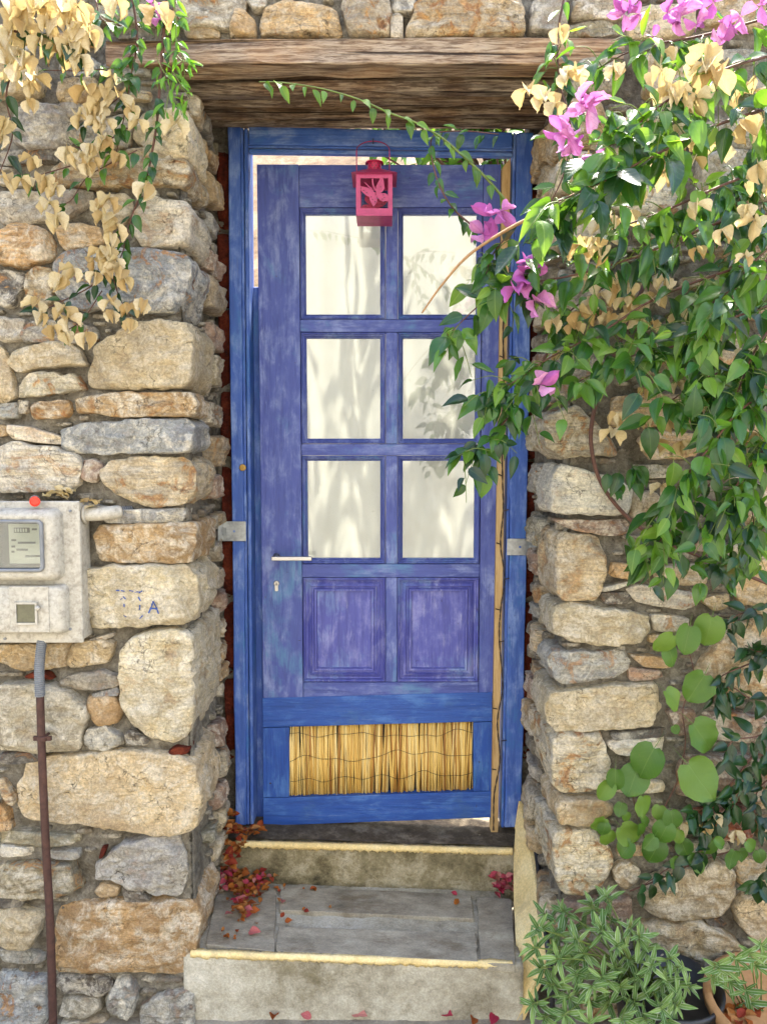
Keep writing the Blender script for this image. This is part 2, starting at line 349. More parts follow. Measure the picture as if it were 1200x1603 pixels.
M['greenstem'] = m_plain('green_stem', lin(124, 146, 56, .5), .6, 0.0, .2, 80, .2)
M['reed'] = None
k = NT('split_reed'); isl = k.n('NewGeometry').outputs['Random Per Island']; cc = k.coord('Object', (200, 200, 6), False)
col = k.ramp(isl, [(0, lin(180, 122, 52, .66)), (.2, lin(226, 178, 86, .72)), (.6, lin(246, 208, 116, .8)), (1, lin(252, 226, 154, .85))])
col = k.mix(k.rng(k.noise(cc, 1, 5), .5, .72, 0, .7), col, lin(128, 80, 34, .5))
M['reed'] = k.done(k.bsdf(col, .6, k.bump(k.noise(cc, 1, 3), .4, .002)))
M['leaf'] = m_leaf('vine_leaf', lin(22, 70, 34, .55), lin(52, 108, 44, .6), lin(104, 152, 54, .64), lin(150, 200, 40, .55), .27, .28, lin(96, 136, 70, .55))
M['leaflight'] = m_leaf('young_leaf', lin(66, 112, 34, .6), lin(104, 152, 48, .6), lin(134, 178, 62, .6), lin(180, 220, 50, .6), .4, .35, lin(160, 190, 90, .6))
M['leafdark'] = m_leaf('dark_leaf', lin(18, 52, 28, .55), lin(30, 72, 36, .55), lin(48, 92, 40, .55), lin(110, 160, 40, .5), .28, .22, lin(70, 110, 60, .5))
M['jasmine'] = m_leaf('jasmine_leaf', lin(70, 128, 20, .6), lin(98, 160, 26, .6), lin(128, 184, 40, .6), lin(160, 220, 30, .65), .4, .35, lin(150, 190, 80, .6))
M['round'] = m_leaf('round_leaf', lin(62, 108, 30, .52), lin(88, 136, 40, .54), lin(118, 156, 56, .58), lin(150, 190, 50, .5), .5, .28, lin(122, 158, 70, .58))
M['sage'] = m_leaf('sage_leaf', lin(80, 122, 52, .6), lin(106, 146, 70, .62), lin(138, 170, 90, .66), lin(140, 160, 70, .5), .65, .2, lin(186, 200, 160, .68), lin(226, 232, 206, .72), .2)
M['dry'] = m_bract('dry_bract', lin(214, 178, 118, .72), lin(238, 218, 166, .8), lin(246, 234, 200, .84), lin(244, 220, 150, .6), .36, lin(204, 160, 104, .68))
M['bract'] = m_bract('pink_bract', lin(208, 104, 194, .84), lin(228, 146, 212, .88), lin(242, 186, 222, .9), lin(232, 140, 214, .55), .3, lin(196, 92, 178, .75))
M['fallen'] = m_bract('fallen_bract', lin(160, 50, 44, .62), lin(190, 112, 40, .64), lin(206, 146, 84, .66), lin(200, 110, 50, .5), .15, lin(120, 64, 34, .5))
M['fallenpink'] = m_bract('fallen_pink_bract', lin(196, 50, 84, .65), lin(214, 96, 108, .68), lin(226, 156, 140, .7), lin(210, 90, 90, .5), .25, lin(160, 50, 70, .5))
M['teal'] = m_plain('teal_paint', lin(40, 170, 150, .6), .5)
M['bluepaint'] = m_plain('blue_paint_mark', lin(66, 100, 178, .6), .7)

# ================================================================ SETTING: ground, courtyard, opposite house
def sheet(name, x0, x1, y0, y1, z, mat, amp=.0, nx=2, ny=2, zf=None):
    v = []; f = []
    for j in range(ny+1):
        for i in range(nx+1):
            x = x0+(x1-x0)*i/nx; y = y0+(y1-y0)*j/ny
            zz = (zf(x, y) if zf else z)+(amp*noise.noise((x*3, y*3, 1.7)) if amp else 0); v.append((x, y, zz))
    for j in range(ny):
        for i in range(nx): a = j*(nx+1)+i; f.append((a, a+1, a+nx+2, a+nx+1))
    return mk(name, v, f, mat, smooth=True)
o = sheet('ground', -60, 60, -60, 60, 0, M['ground']); tag(o, None, kind='structure')
o = sheet('courtyard_ground', -3, 4, .2, 3.6, .3, M['ground'], .01, 12, 8); tag(o, None, kind='structure')
o = sheet('hill', -6, 7, 3.2, 9.5, 0, M['bank'], 0, 70, 40, zf=lambda x, y: .3+(y-3.2)*1.05+.16*noise.fractal((x*1.1, y*1.1, 3.3), 1.0, 2.0, 4)); tag(o, None, kind='structure')

op = thing('house', (0, -5.6, 0), 'whitewashed house facing the blue door from across the lane', 'house')
b = MB()
b.box(-6, -3.2, -6.0, -5.6, 0, 4.6).box(-2.0, 1.9, -6.0, -5.6, 0, 4.6).box(3.1, 6, -6.0, -5.6, 0, 4.6)
for x0, x1 in ((-3.2, -2.0), (1.9, 3.1)): b.box(x0, x1, -6.0, -5.6, 0, 1.0).box(x0, x1, -6.0, -5.6, 2.5, 4.6)
b.build('wall', M['white'], op)
for x0, x1 in ((-3.2, -2.0), (1.9, 3.1)):
    wd = MB().box(x0+.002, x0+.07, -5.8, -5.7, 1.002, 2.498).box(x1-.07, x1-.002, -5.8, -5.7, 1.002, 2.498).box(x0+.07, x1-.07, -5.8, -5.7, 1.002, 1.07).box(x0+.07, x1-.07, -5.8, -5.7, 2.43, 2.498).box((x0+x1)/2-.03, (x0+x1)/2+.03, -5.79, -5.71, 1.07, 2.43).build('window', M['frameV'], op)
    MB().box(x0+.07, x1-.07, -5.76, -5.755, 1.07, 2.43).build('pane', M['dark'], wd)
    MB().box(x0-.1, x1+.1, -5.598, -5.5, .93, .998).build('sill', M['white'], op)
MB().box(-6.1, 6.1, -6.05, -5.5, 4.602, 4.72).build('cornice', M['white'], op)

# white shed and teal barrel out in the courtyard, seen through the gaps round the door
op = thing('shed', (1.0, 3.4, .3), 'bright white shed in the yard glimpsed through the gap above the door', 'shed')
MB().box(.38, 1.9, 3.2, 3.9, .3, 3.3).build('wall', M['white'], op)
MB().prism([(.3, 3.1, 3.302), (2.0, 3.1, 3.302), (2.0, 4.0, 3.6), (.3, 4.0, 3.6)], (0, 0, .06)).build('roof', M['terra'], op)
op = thing('barrel', (-.62, 1.25, .3), 'teal barrel in the yard seen through the slit left of the door', 'barrel')
MB().lathe((-.62, 1.25, .3), (0,0,1), [(0, .2), (.05, .22), (.5, .235), (.55, .245), (.6, .235), (1.55, .22), (1.6, .23), (1.62, .2)], 28).build('body', M['teal'], op, smooth=True)
MB().lathe((-.62, 1.25, 1.922), (0,0,1), [(0, .19), (.02, .19), (.03, .15)], 28).build('lid', M['teal'], op)

# ================================================================ STONE WALL
wall = thing('stone_wall', (0, WY, 0), 'rubble wall of cream, grey and rust stones in rough mortar round the blue door', 'wall')
XL0, XL1 = -.487, -.508      # left reveal: x at the wall front and at the door
XR0, XR1 = .452, .462        # right reveal
PAL = dict(c=(226, 210, 176), g=(192, 187, 176), b=(180, 180, 178), t=(214, 190, 150), o=(216, 184, 138), w=(234, 227, 210), d=(112, 107, 100),
           r=(176, 104, 78), p=(186, 158, 138), y=(176, 168, 140), k=(204, 192, 168))
def frame_front(u, v, w_): return Vector((u, WY+.012-w_, v))
def frame_left(u, v, w_):  # u = depth behind the front
    return Vector((XL0+(XL1-XL0)*u/abs(WY)+w_-.006, WY+u, v))
def frame_right(u, v, w_): return Vector((XR0+(XR1-XR0)*u/abs(WY)-w_+.006, WY+u, v))
def resample(poly, n):
    p = [Vector((a, b)) for a, b in poly]; p = [x for i, x in enumerate(p)]
    for rt in (.07, .20):
        q = []
        for i in range(len(p)):
            a, b_ = p[i], p[(i+1) % len(p)]; q += [a*(1-rt)+b_*rt, a*rt+b_*(1-rt)]
        p = q
    L = [(p[(i+1) % len(p)]-p[i]).length for i in range(len(p))]; T = sum(L); out = []; i = 0; acc = 0
    for k_ in range(n):
        d = T*k_/n
        while acc+L[i] < d: acc += L[i]; i += 1
        out.append(p[i]+(p[(i+1) % len(p)]-p[i])*((d-acc)/L[i]))
    return out, T
def stone_geo(poly, fr, H, depth, seed, flip=False, quoin=False, tiny=False):
    rr = random.Random(seed); so = Vector((rr.random()*50, rr.random()*50, rr.random()*50))
    area = sum(poly[i][0]*poly[(i+1) % len(poly)][1]-poly[(i+1) % len(poly)][0]*poly[i][1] for i in range(len(poly)))
    if area < 0: poly = poly[::-1]
    per = sum(math.dist(poly[i], poly[(i+1) % len(poly)]) for i in range(len(poly)))
    n = 14 if tiny else max(20, min(96, int(per/.0095)))
    pts, T = resample(poly, n)
    c = sum(pts, Vector((0, 0)))/n
    xx = sum((p.x-c.x)**2 for p in pts); yy = sum((p.y-c.y)**2 for p in pts); xy = sum((p.x-c.x)*(p.y-c.y) for p in pts)
    an = .5*math.atan2(2*xy, xx-yy); ax = Vector((math.cos(an), math.sin(an))); ay = Vector((-ax.y, ax.x))
    Lh = max(abs((p-c).dot(ax)) for p in pts); Wh = max(abs((p-c).dot(ay)) for p in pts); m = max(0, Lh-Wh*1.05)
    for i, p in enumerate(pts):
        nz = noise.fractal(Vector((p.x*32, p.y*32, 0))+so, .8, 2.1, 4)
        d = (p-c).normalized(); pts[i] = p+d*(nz*min(.007, Wh*.15))
    q = []
    for p in pts:
        s = max(-m, min(m, (p-c).dot(ax))); q.append(c+ax*s)
    planes = []
    tl = Vector((rr.uniform(-.16, .16), rr.uniform(-.16, .16)))*H/max(.012, Wh)
    for k_ in range(7):
        g = rr.uniform(0, 6.28); gd = Vector((math.cos(g), math.sin(g))); ext = max((p-c).dot(gd) for p in pts)
        planes.append((gd, ext*rr.uniform(.62, .98), rr.uniform(.25, 1.1)))
    def face_h(e):
        hh = H*1.08+tl.dot(e-c)
        for gd, d0, sl in planes: hh -= max(0, (e-c).dot(gd)-d0)*sl
        return max(hh, H*.3)
    prof = [(0, -.3), (.008, .5), (.025, .82), (.06, .94), (.14, .99), (.3, 1), (.45, 1), (.6, 1), (.76, 1), (.9, 1), (1.0, 1)]
    if tiny: prof = [(0, -.3), (.12, .7), (.35, .97), (.8, 1), (1.0, 1)]
    elif Wh > .05: prof = [(0, -.3), (.004, .45), (.012, .74), (.028, .88), (.055, .95), (.1, .99), (.18, 1)]+[(t, 1) for t in (.27, .34, .41, .48, .55, .62, .69, .76, .83, .9, .96, 1.0)]
    V = []; ringn = 0
    nb = max(2, int(depth/.022)) if quoin else 2
    for k_ in range(nb):
        dd = -depth+(depth-.004)*k_/nb
        for p in pts:
            d = (p-c).normalized(); a = .012 if quoin else .0
            z = noise.fractal(Vector((p.x*26, p.y*26, dd*26))+so, 1.0, 2.0, 4)*a
            V.append(fr(p.x+d.x*z, p.y+d.y*z, dd))
        ringn += 1
    for t, hgt in prof:
        for p, qq in zip(pts, q):
            e = p+(qq-p)*t
            hh = face_h(e)
            nz = noise.fractal(Vector((e.x*17, e.y*17, 5))+so, 1.0, 2.0, 5)*.009+noise.noise(Vector((e.x*75, e.y*75, 9))+so)*.0022-abs(noise.noise(Vector((e.x*24, e.y*31, 3))+so))*.012+abs(noise.noise(Vector((e.x*48, e.y*60, 1))+so))*.005
            nz += noise.noise(Vector((e.x*6, e.y*55, 2))+so)*.0028
            nz -= max(0, .12-abs(noise.noise(Vector((e.x*13, e.y*20, 7))+so)))*.035
            k2 = min(1, t*9+.15)*(1 if not tiny else .5)
            V.append(fr(e.x, e.y, hgt*hh+nz*k2*min(1, Wh/.03)))
        ringn += 1
    Fc = []
    for i in range(ringn-1):
        for k_ in range(n):
            a = i*n+k_; b_ = i*n+(k_+1) % n; qd = (a, b_, b_+n, a+n); Fc.append(qd[::-1] if flip else qd)
    return V, Fc
sc_ = [0]
def add_stone(poly, fr, H, depth, colr, quoin=False, flip=False, name='stone'):
    sc_[0] += 1; rr = random.Random(sc_[0]*13+5)
    V, Fc = stone_geo(poly, fr, H, depth, sc_[0], flip, quoin)
    o = mk(name, V, Fc, M['brick'] if colr == 'r' and name == 'brick' else M['stone'], wall, smooth=True)
    r_, g_, b_ = PAL[colr]; j = rr.uniform(.9, 1.06); jj = rr.uniform(.97, 1.03)
    o.color = lin(min(255, r_*j*jj), min(255, g_*j), min(255, b_*j/jj), .80)
    return o
# outlines of the stones on the wall front: colour, quoin depth (0 = not a corner stone), points
LEFT = [
('k',0,[(275,0),(385,0),(380,20),(365,42),(330,44),(290,44),(272,20)]),('o',0,[(288,48),(340,45),(342,55),(310,61),(295,58)]),('o',0,[(357,55),(375,12),(397,35),(398,54)]),
('w',0,[(386,0),(417,-4),(415,10),(400,16)]),('o',0,[(405,40),(420,15),(450,5),(500,8),(530,30),(531,54),(480,55),(440,54),(410,52)]),
('k',0,[(535,20),(540,-5),(605,-5),(610,25),(606,56),(550,56)]),('w',0,[(613,24),(628,22),(629,57),(613,57)]),('g',0,[(614,-5),(650,-5),(644,16),(616,19)]),
('t',0,[(636,56),(645,25),(658,-4),(740,-6),(815,-2),(818,57),(720,58)]),('g',0,[(828,50),(832,10),(860,-4),(884,10),(884,52)]),('y',0,[(890,40),(960,35),(968,50),(940,57),(890,57)]),
('k',0,[(895,30),(900,-5),(985,-5),(990,20),(960,30)]),('c',0,[(985,55),(975,35),(1000,10),(1080,5),(1085,50),(1040,60)]),
('t',0,[(90,150),(95,132),(120,125),(155,128),(157,150),(135,163),(105,162)]),('b',0,[(97,110),(105,97),(140,92),(160,105),(150,120),(115,123)]),
('g',0,[(163,103),(230,102),(233,115),(170,117)]),('b',0,[(27,225),(30,180),(55,165),(90,170),(117,185),(118,215),(95,232),(50,235)]),
('g',0,[(93,165),(120,163),(147,170),(145,188),(120,187),(100,177)]),('g',0,[(122,200),(150,202),(155,225),(125,229)]),('d',0,[(0,237),(60,236),(93,240),(90,252),(0,256)]),
('c',.16,[(215,195),(225,180),(260,172),(292,176),(298,215),(294,245),(262,247),(230,232),(212,215)]),('k',0,[(165,185),(205,178),(208,205),(200,232),(165,228)]),
('t',.2,[(80,285),(84,266),(110,256),(200,240),(245,233),(290,250),(298,268),(290,284),(245,290),(150,294),(90,292)]),
('g',0,[(0,300),(85,302),(140,300),(143,318),(110,340),(40,350),(0,347)]),('o',0,[(90,357),(125,352),(158,360),(160,378),(110,390),(92,380)]),
('w',.2,[(210,340),(222,322),(245,313),(290,316),(299,340),(293,382),(230,386),(212,365)]),('k',0,[(148,312),(200,302),(206,330),(190,352),(165,350),(150,330)]),
('o',0,[(0,372),(30,347),(70,360),(86,383),(80,405),(45,418),(0,412)]),('t',0,[(43,470),(44,428),(60,420),(82,422),(84,455),(80,475),(60,478)]),
('b',.18,[(85,415),(110,393),(200,388),(290,400),(299,416),(284,470),(272,490),(200,488),(115,482),(90,462)]),('d',0,[(0,425),(38,428),(40,452),(20,480),(0,478)]),
('g',0,[(0,497),(42,504),(35,530),(10,536),(0,530)]),('g',0,[(35,534),(45,508),(80,503),(150,514),(153,530),(120,536)]),('c',0,[(10,565),(25,550),(75,537),(115,540),(136,570),(90,571),(28,582)]),
('c',0,[(0,537),(12,560),(16,585),(25,618),(0,634)]),('c',0,[(28,620),(30,600),(50,586),(85,584),(97,592),(115,585),(134,608),(70,619)]),
('c',.22,[(140,600),(140,575),(150,545),(205,514),(250,503),(292,508),(301,530),(300,595),(288,607),(200,608),(148,606)]),
('o',0,[(48,640),(60,632),(105,628),(110,640),(106,652),(52,655)]),('o',.12,[(118,626),(180,617),(300,616),(307,634),(300,650),(190,652),(150,645),(122,645)]),
('w',0,[(18,667),(50,670),(93,681),(93,694),(20,686)]),('b',.15,[(95,675),(135,663),(285,656),(303,668),(302,698),(288,707),(165,710),(98,706)]),
('w',0,[(0,703),(15,693),(80,699),(128,715),(128,752),(112,765),(40,769),(0,769)]),('p',0,[(132,722),(148,720),(161,733),(147,754),(131,750)]),
('c',.22,[(158,738),(180,722),(230,715),(288,717),(304,735),(304,765),(288,786),(240,792),(210,785),(168,758)]),('g',0,[(0,634),(26,632),(28,652),(0,655)]),('k',0,[(29,628),(43,630),(42,645),(30,646)]),('o',0,[(0,666),(13,670),(12,680),(0,682)]),
('o',.2,[(152,840),(160,823),(230,820),(298,821),(306,832),(298,879),(230,880),(160,876),(152,858)]),
('c',.2,[(138,910),(140,892),(180,885),(285,885),(308,904),(310,952),(298,972),(240,978),(138,982)]),
('c',.3,[(190,1040),(195,1015),(215,995),(250,985),(296,989),(304,1010),(303,1128),(290,1155),(270,1162),(230,1150),(205,1130),(192,1090)]),
('o',0,[(0,1012),(60,1008),(110,1008),(106,1042),(45,1047),(0,1037)]),('t',0,[(114,1009),(165,1000),(180,1010),(168,1037),(110,1043)]),('g',0,[(128,1003),(180,990),(178,998),(150,1004)]),
('g',0,[(88,1068),(110,1059),(160,1050),(188,1060),(185,1072),(140,1080),(94,1073)]),('k',0,[(0,1072),(50,1066),(105,1080),(138,1110),(135,1130),(120,1174),(60,1178),(0,1174)]),
('o',0,[(137,1095),(150,1091),(183,1090),(192,1110),(185,1131),(152,1132),(141,1113)]),('g',0,[(131,1167),(140,1142),(165,1135),(185,1150),(194,1163),(160,1173)]),('b',0,[(140,1086),(184,1076),(187,1085),(150,1090)]),
('d',0,[(197,1152),(206,1143),(232,1156),(229,1165),(206,1163)]),
('c',.2,[(27,1258),(26,1235),(45,1195),(100,1185),(190,1173),(285,1183),(308,1200),(316,1262),(302,1298),(270,1305),(205,1300),(150,1289),(42,1283)]),
('d',0,[(0,1182),(60,1180),(60,1191),(0,1195)]),('o',0,[(0,1257),(13,1275),(18,1297),(0,1299)]),('t',0,[(0,1221),(10,1222),(24,1250),(20,1260),(7,1244)]),
('y',0,[(0,1304),(70,1307),(122,1310),(124,1317),(70,1320),(0,1319)]),('w',0,[(0,1326),(50,1330),(48,1338),(0,1339)]),('y',0,[(0,1357),(60,1350),(110,1353),(120,1375),(128,1387),(90,1400),(45,1403),(0,1396)]),
('b',.14,[(176,1338),(192,1320),(250,1307),(276,1313),(286,1330),(294,1365),(282,1400),(248,1402),(205,1387),(176,1374),(150,1370),(152,1355)]),
('t',0,[(147,1396),(160,1385),(188,1388),(183,1400),(155,1402)]),('d',0,[(190,1391),(220,1396),(237,1407),(200,1410)]),
('o',.2,[(88,1445),(96,1421),(130,1413),(180,1409),(305,1415),(311,1440),(308,1470),(300,1518),(280,1526),(240,1525),(160,1520),(90,1521)]),
('c',0,[(0,1426),(20,1422),(70,1431),(62,1455),(45,1480),(20,1485),(0,1481)]),('d',0,[(0,1405),(35,1409),(35,1417),(0,1420)]),('g',0,[(0,1487),(40,1488),(70,1496),(68,1505),(0,1502)]),
('b',0,[(0,1522),(30,1525),(75,1531),(72,1625),(0,1625)]),('d',0,[(90,1531),(163,1526),(178,1545),(160,1556),(92,1549)]),('g',0,[(165,1565),(186,1531),(210,1541),(215,1565),(200,1589),(172,1575)]),
('g',.05,[(218,1625),(222,1576),(260,1556),(300,1550),(308,1625)]),('k',0,[(95,1586),(101,1561),(155,1561),(160,1580),(120,1590)]),('k',0,[(98,1599),(165,1594),(168,1630),(98,1630)]),
('k',0,[(0,800),(60,795),(62,860),(0,862)]),('g',0,[(140,790),(200,800),(290,797),(285,815),(170,818)]),
]
RIGHT = [
('c',.2,[(872,842),(885,835),(933,840),(945,870),(940,915),(930,937),(880,937),(870,918)]),('o',0,[(955,897),(960,882),(1015,890),(1016,899),(985,906),(962,902)]),
('w',0,[(936,918),(988,910),(994,915),(960,922),(939,924)]),('w',0,[(982,926),(1000,916),(1085,928),(1093,943),(1065,952),(1000,942)]),('d',0,[(938,930),(982,929),(990,943),(946,943)]),
('c',.15,[(864,968),(872,951),(895,943),(1012,963),(1010,985),(998,1000),(955,1008),(900,1003),(868,990)]),('w',0,[(1018,963),(1050,965),(1077,971),(1074,985),(1030,987),(1021,980)]),
('g',.12,[(860,1040),(865,1021),(950,1020),(979,1014),(982,1045),(955,1060),(880,1068),(867,1058)]),('o',0,[(985,1026),(1000,1028),(1045,1031),(1053,1044),(1010,1043)]),('p',0,[(984,1046),(1030,1051),(1039,1060),(986,1065)]),
('c',.18,[(855,1102),(861,1086),(930,1075),(1023,1068),(1034,1110),(1010,1135),(940,1140),(872,1145),(859,1130)]),('w',0,[(950,1166),(965,1159),(1038,1155),(1037,1175),(1000,1180),(966,1178)]),('d',0,[(955,1150),(1040,1143),(1044,1151),(960,1156)]),
('c',.2,[(864,1162),(872,1149),(938,1146),(953,1188),(954,1210),(930,1236),(882,1240),(863,1225)]),
('t',0,[(1130,973),(1200,970),(1230,1000),(1225,1088),(1150,1090),(1082,1060),(1122,1000)]),('o',0,[(1144,897),(1180,876),(1225,880),(1225,938),(1162,945),(1145,920)]),('c',0,[(1122,862),(1150,850),(1225,853),(1222,868),(1150,877),(1126,870)]),
('t',0,[(1094,940),(1138,930),(1138,950),(1120,955)]),('p',0,[(1046,1116),(1083,1110),(1090,1140),(1060,1150)]),('p',0,[(1100,1117),(1195,1121),(1192,1160),(1112,1155)]),('p',0,[(1062,1188),(1150,1180),(1220,1192),(1220,1250),(1062,1246)]),
('o',0,[(1145,765),(1200,758),(1230,765),(1228,817),(1165,820),(1146,805)]),('p',0,[(1065,840),(1118,843),(1120,862),(1072,858)]),
('w',.15,[(862,760),(880,727),(960,750),(986,770),(984,800),(930,806),(866,801)]),('c',.15,[(850,690),(856,655),(900,632),(958,690),(964,710),(880,716)]),('k',0,[(987,808),(992,768),(1030,772),(1030,800),(1010,811)]),
('p',0,[(868,816),(980,815),(990,830),(960,838),(900,829)]),('y',0,[(992,729),(1058,731),(1055,745),(1000,748)]),('o',0,[(1000,692),(1020,676),(1088,681),(1088,713),(1020,718)]),
('k',0,[(893,140),(897,100),(930,93),(964,100),(966,140),(930,147)]),('k',0,[(1090,232),(1095,195),(1150,187),(1225,195),(1225,235)]),('w',0,[(1090,300),(1095,245),(1150,238),(1225,250),(1220,308),(1150,312)]),
('w',0,[(950,330),(955,292),(1010,287),(1062,298),(1064,334),(1010,338)]),('b',.12,[(868,600),(872,545),(925,535),(945,570),(930,615),(880,620)]),
('t',.15,[(866,1258),(880,1248),(938,1250),(958,1262),(954,1275),(930,1290),(872,1281)]),('c',.2,[(862,1305),(880,1295),(925,1297),(953,1330),(956,1350),(940,1375),(915,1392),(882,1395),(866,1370)]),
('t',0,[(957,1362),(980,1346),(997,1360),(994,1379),(976,1387),(962,1373)]),('t',0,[(1001,1410),(1006,1386),(1040,1362),(1120,1346),(1143,1360),(1146,1400),(1128,1430),(1060,1435),(1012,1425)]),
('t',0,[(1151,1346),(1225,1340),(1225,1385),(1157,1385)]),('c',0,[(1147,1430),(1162,1402),(1225,1395),(1225,1470),(1172,1466)]),('t',0,[(1001,1452),(1090,1438),(1148,1470),(1163,1500),(1100,1520),(1003,1507)]),
('d',0,[(1101,1438),(1125,1438),(1141,1450),(1120,1457)]),('r',0,[(1090,1268),(1165,1262),(1172,1308),(1098,1312)]),('p',0,[(880,1410),(985,1405),(990,1440),(885,1445)]),('k',0,[(870,440),(905,432),(960,440),(955,490),(880,495)]),
('c',.12,[(868,300),(875,250),(930,240),(945,290),(930,312)]),('k',.14,[(868,390),(872,330),(935,322),(950,350),(940,392)]),('t',.12,[(870,225),(874,165),(935,158),(950,200),(940,230)]),
]
RS = random.Random(11)
polys = []
MARK = None
for side, tab in (('L', LEFT), ('R', RIGHT)):
    for colr, qd, pts in tab:
        pw = [P(x, y, WY) for x, y in pts]; poly = [(p.x, p.z) for p in pw]
        wd_ = max(a for a, _ in poly)-min(a for a, _ in poly); ht = max(b_ for _, b_ in poly)-min(b_ for _, b_ in poly)
        H = min(.034, .012+.24*min(wd_, ht)*RS.uniform(.7, 1.15)) if not qd else RS.uniform(.024, .036)
        mu = sum(a for a, _ in poly)/len(poly); mv = sum(a for _, a in poly)/len(poly); poly = [(a+.004*(1 if a > mu else -1), c_+.004*(1 if c_ > mv else -1)) for a, c_ in poly]
        polys.append((poly, qd, side))
        o = add_stone(poly, frame_front, H, qd if qd else .05, colr, bool(qd))
        if pts[0] == (138, 910): MARK = o
# red brick chips in the joints
for pts in ([(35,1061),(50,1052),(75,1052),(88,1064),(60,1060),(40,1064)], [(263,1176),(275,1168),(298,1171),(295,1180),(266,1181)], [(155,1345),(160,1325),(168,1326),(162,1342)]):
    poly = [(p.x, p.z) for p in (P(x, y, WY) for x, y in pts)]; polys.append((poly, 0, 'L')); add_stone(poly, frame_front, .018, .04, 'r', name='brick')

# fill what is left of the front with smaller stones
CELL = .006
gx0, gx1, gz0, gz1 = -1.5, 1.5, .0, WTOP-.02
NXg = int((gx1-gx0)/CELL); NZg = int((gz1-gz0)/CELL)
occ = np.zeros((NXg, NZg), bool)
gxs = gx0+(np.arange(NXg)+.5)*CELL; gzs = gz0+(np.arange(NZg)+.5)*CELL
GX, GZ = np.meshgrid(gxs, gzs, indexing='ij')
def raster(poly, occ_, GU, GV, mg):
    pu = np.array([p[0] for p in poly]); pv = np.array([p[1] for p in poly]); cu, cv = pu.mean(), pv.mean()
    du, dv = pu-cu, pv-cv; ln = np.hypot(du, dv); pu = pu+du/ln*mg; pv = pv+dv/ln*mg
    ins = np.zeros(GU.shape, bool); j = len(pu)-1
    for i in range(len(pu)):
        cond = ((pv[i] > GV) != (pv[j] > GV)) & (GU < (pu[j]-pu[i])*(GV-pv[i])/(pv[j]-pv[i]+1e-12)+pu[i]); ins ^= cond; j = i
    occ_ |= ins
for poly, qd, sd_ in polys: raster(poly, occ, GX, GZ, .005)
occ |= (GX > XL0-.004) & (GX < XR0+.004) & (GZ < 2.535)
occ |= (GX > -.69) & (GX < .60) & (GZ > 2.455) & (GZ < 2.535)
def fill(occ_, u0, v0, tiers, rs, maxn):
    out = []
    nu, nv = occ_.shape
    for (tw, th_, trials) in tiers:
        for _ in range(trials):
            wv = tw*rs.uniform(.65, 1.4); hv = th_*rs.uniform(.7, 1.35); iw = max(2, int(wv/CELL)); ih = max(2, int(hv/CELL))
            i = rs.randrange(0, max(1, nu-iw)); j = rs.randrange(0, max(1, nv-ih))
            if occ_[i:i+iw, j:j+ih].any(): continue
            occ_[max(0, i-1):i+iw+1, max(0, j-1):j+ih+1] = True
            a0, a1, b0, b1 = u0+i*CELL, u0+(i+iw)*CELL, v0+j*CELL, v0+(j+ih)*CELL
            e = min(a1-a0, b1-b0)*.2
            J = lambda s=1: rs.uniform(0, e)
            poly = [(a0+J(), b0+J()), ((a0+a1)/2+rs.uniform(-e, e), b0+J()*.5), (a1-J(), b0+J()), (a1-J()*.5, (b0+b1)/2+rs.uniform(-e, e)*.5), (a1-J(), b1-J()), ((a0+a1)/2+rs.uniform(-e, e), b1-J()*.5), (a0+J(), b1-J()), (a0+J()*.5, (b0+b1)/2)]
            out.append((poly, a1-a0, b1-b0))
            if len(out) >= maxn: return out
    return out
rs = random.Random(5); chips = MB()
for poly, a, b_ in fill(occ, gx0, gz0, [(.2, .085, 2500), (.14, .05, 4000), (.09, .032, 6000), (.055, .018, 8000), (.035, .012, 9000), (.02, .012, 7000)], rs, 700):
    cx = sum(p[0] for p in poly)/8; cz = sum(p[1] for p in poly)/8
    colr = rs.choice('cckkgggbtoyypd' if cx < 0 else 'cccktttopgyy')
    if min(a, b_) > .02 and abs(cx) < 1.12 and sc_[0] < 236: add_stone(poly, frame_front, min(.036, .008+.3*min(a, b_)*rs.uniform(.7, 1.2)), .045, colr)
    else:
        V, Fc = stone_geo(poly, frame_front, min(.03, .005+.26*min(a, b_)), .03, rs.randrange(9999), tiny=True); chips.add(V, Fc)
# the two reveals
for sgn, fr in (('L', frame_left), ('R', frame_right)):
    NU = int(.44/CELL); NV = int(2.3/CELL); oc = np.zeros((NU, NV), bool)
    for poly, qd, sd_ in polys:
        if qd and sd_ == sgn:
            z0 = min(p[1] for p in poly)-.004; z1 = max(p[1] for p in poly)+.004
            oc[0:int((qd+.008)/CELL), max(0, int((z0-.17)/CELL)):max(0, int((z1-.17)/CELL))] = True
    for poly, a, b_ in fill(oc, .008, .17, [(.2, .09, 500), (.13, .06, 1200), (.08, .05, 1800), (.05, .03, 1500), (.03, .016, 1200)], rs, 130):
        colr = rs.choice('ckktotgyp')
        if min(a, b_) > .028 and sc_[0] < 298: add_stone(poly, fr, min(.03, .006+.25*min(a, b_)), .04, colr, flip=(sgn == 'R') ^ True)
        else:
            V, Fc = stone_geo(poly, fr, min(.02, .004+.22*min(a, b_)), .03, rs.randrange(9999), flip=(sgn == 'R') ^ True, tiny=True); chips.add(V, Fc)
o = chips.build('stone_chip', M['stone'], wall, smooth=True); o['kind'] = 'stuff'; o.color = lin(160, 152, 136, .62)

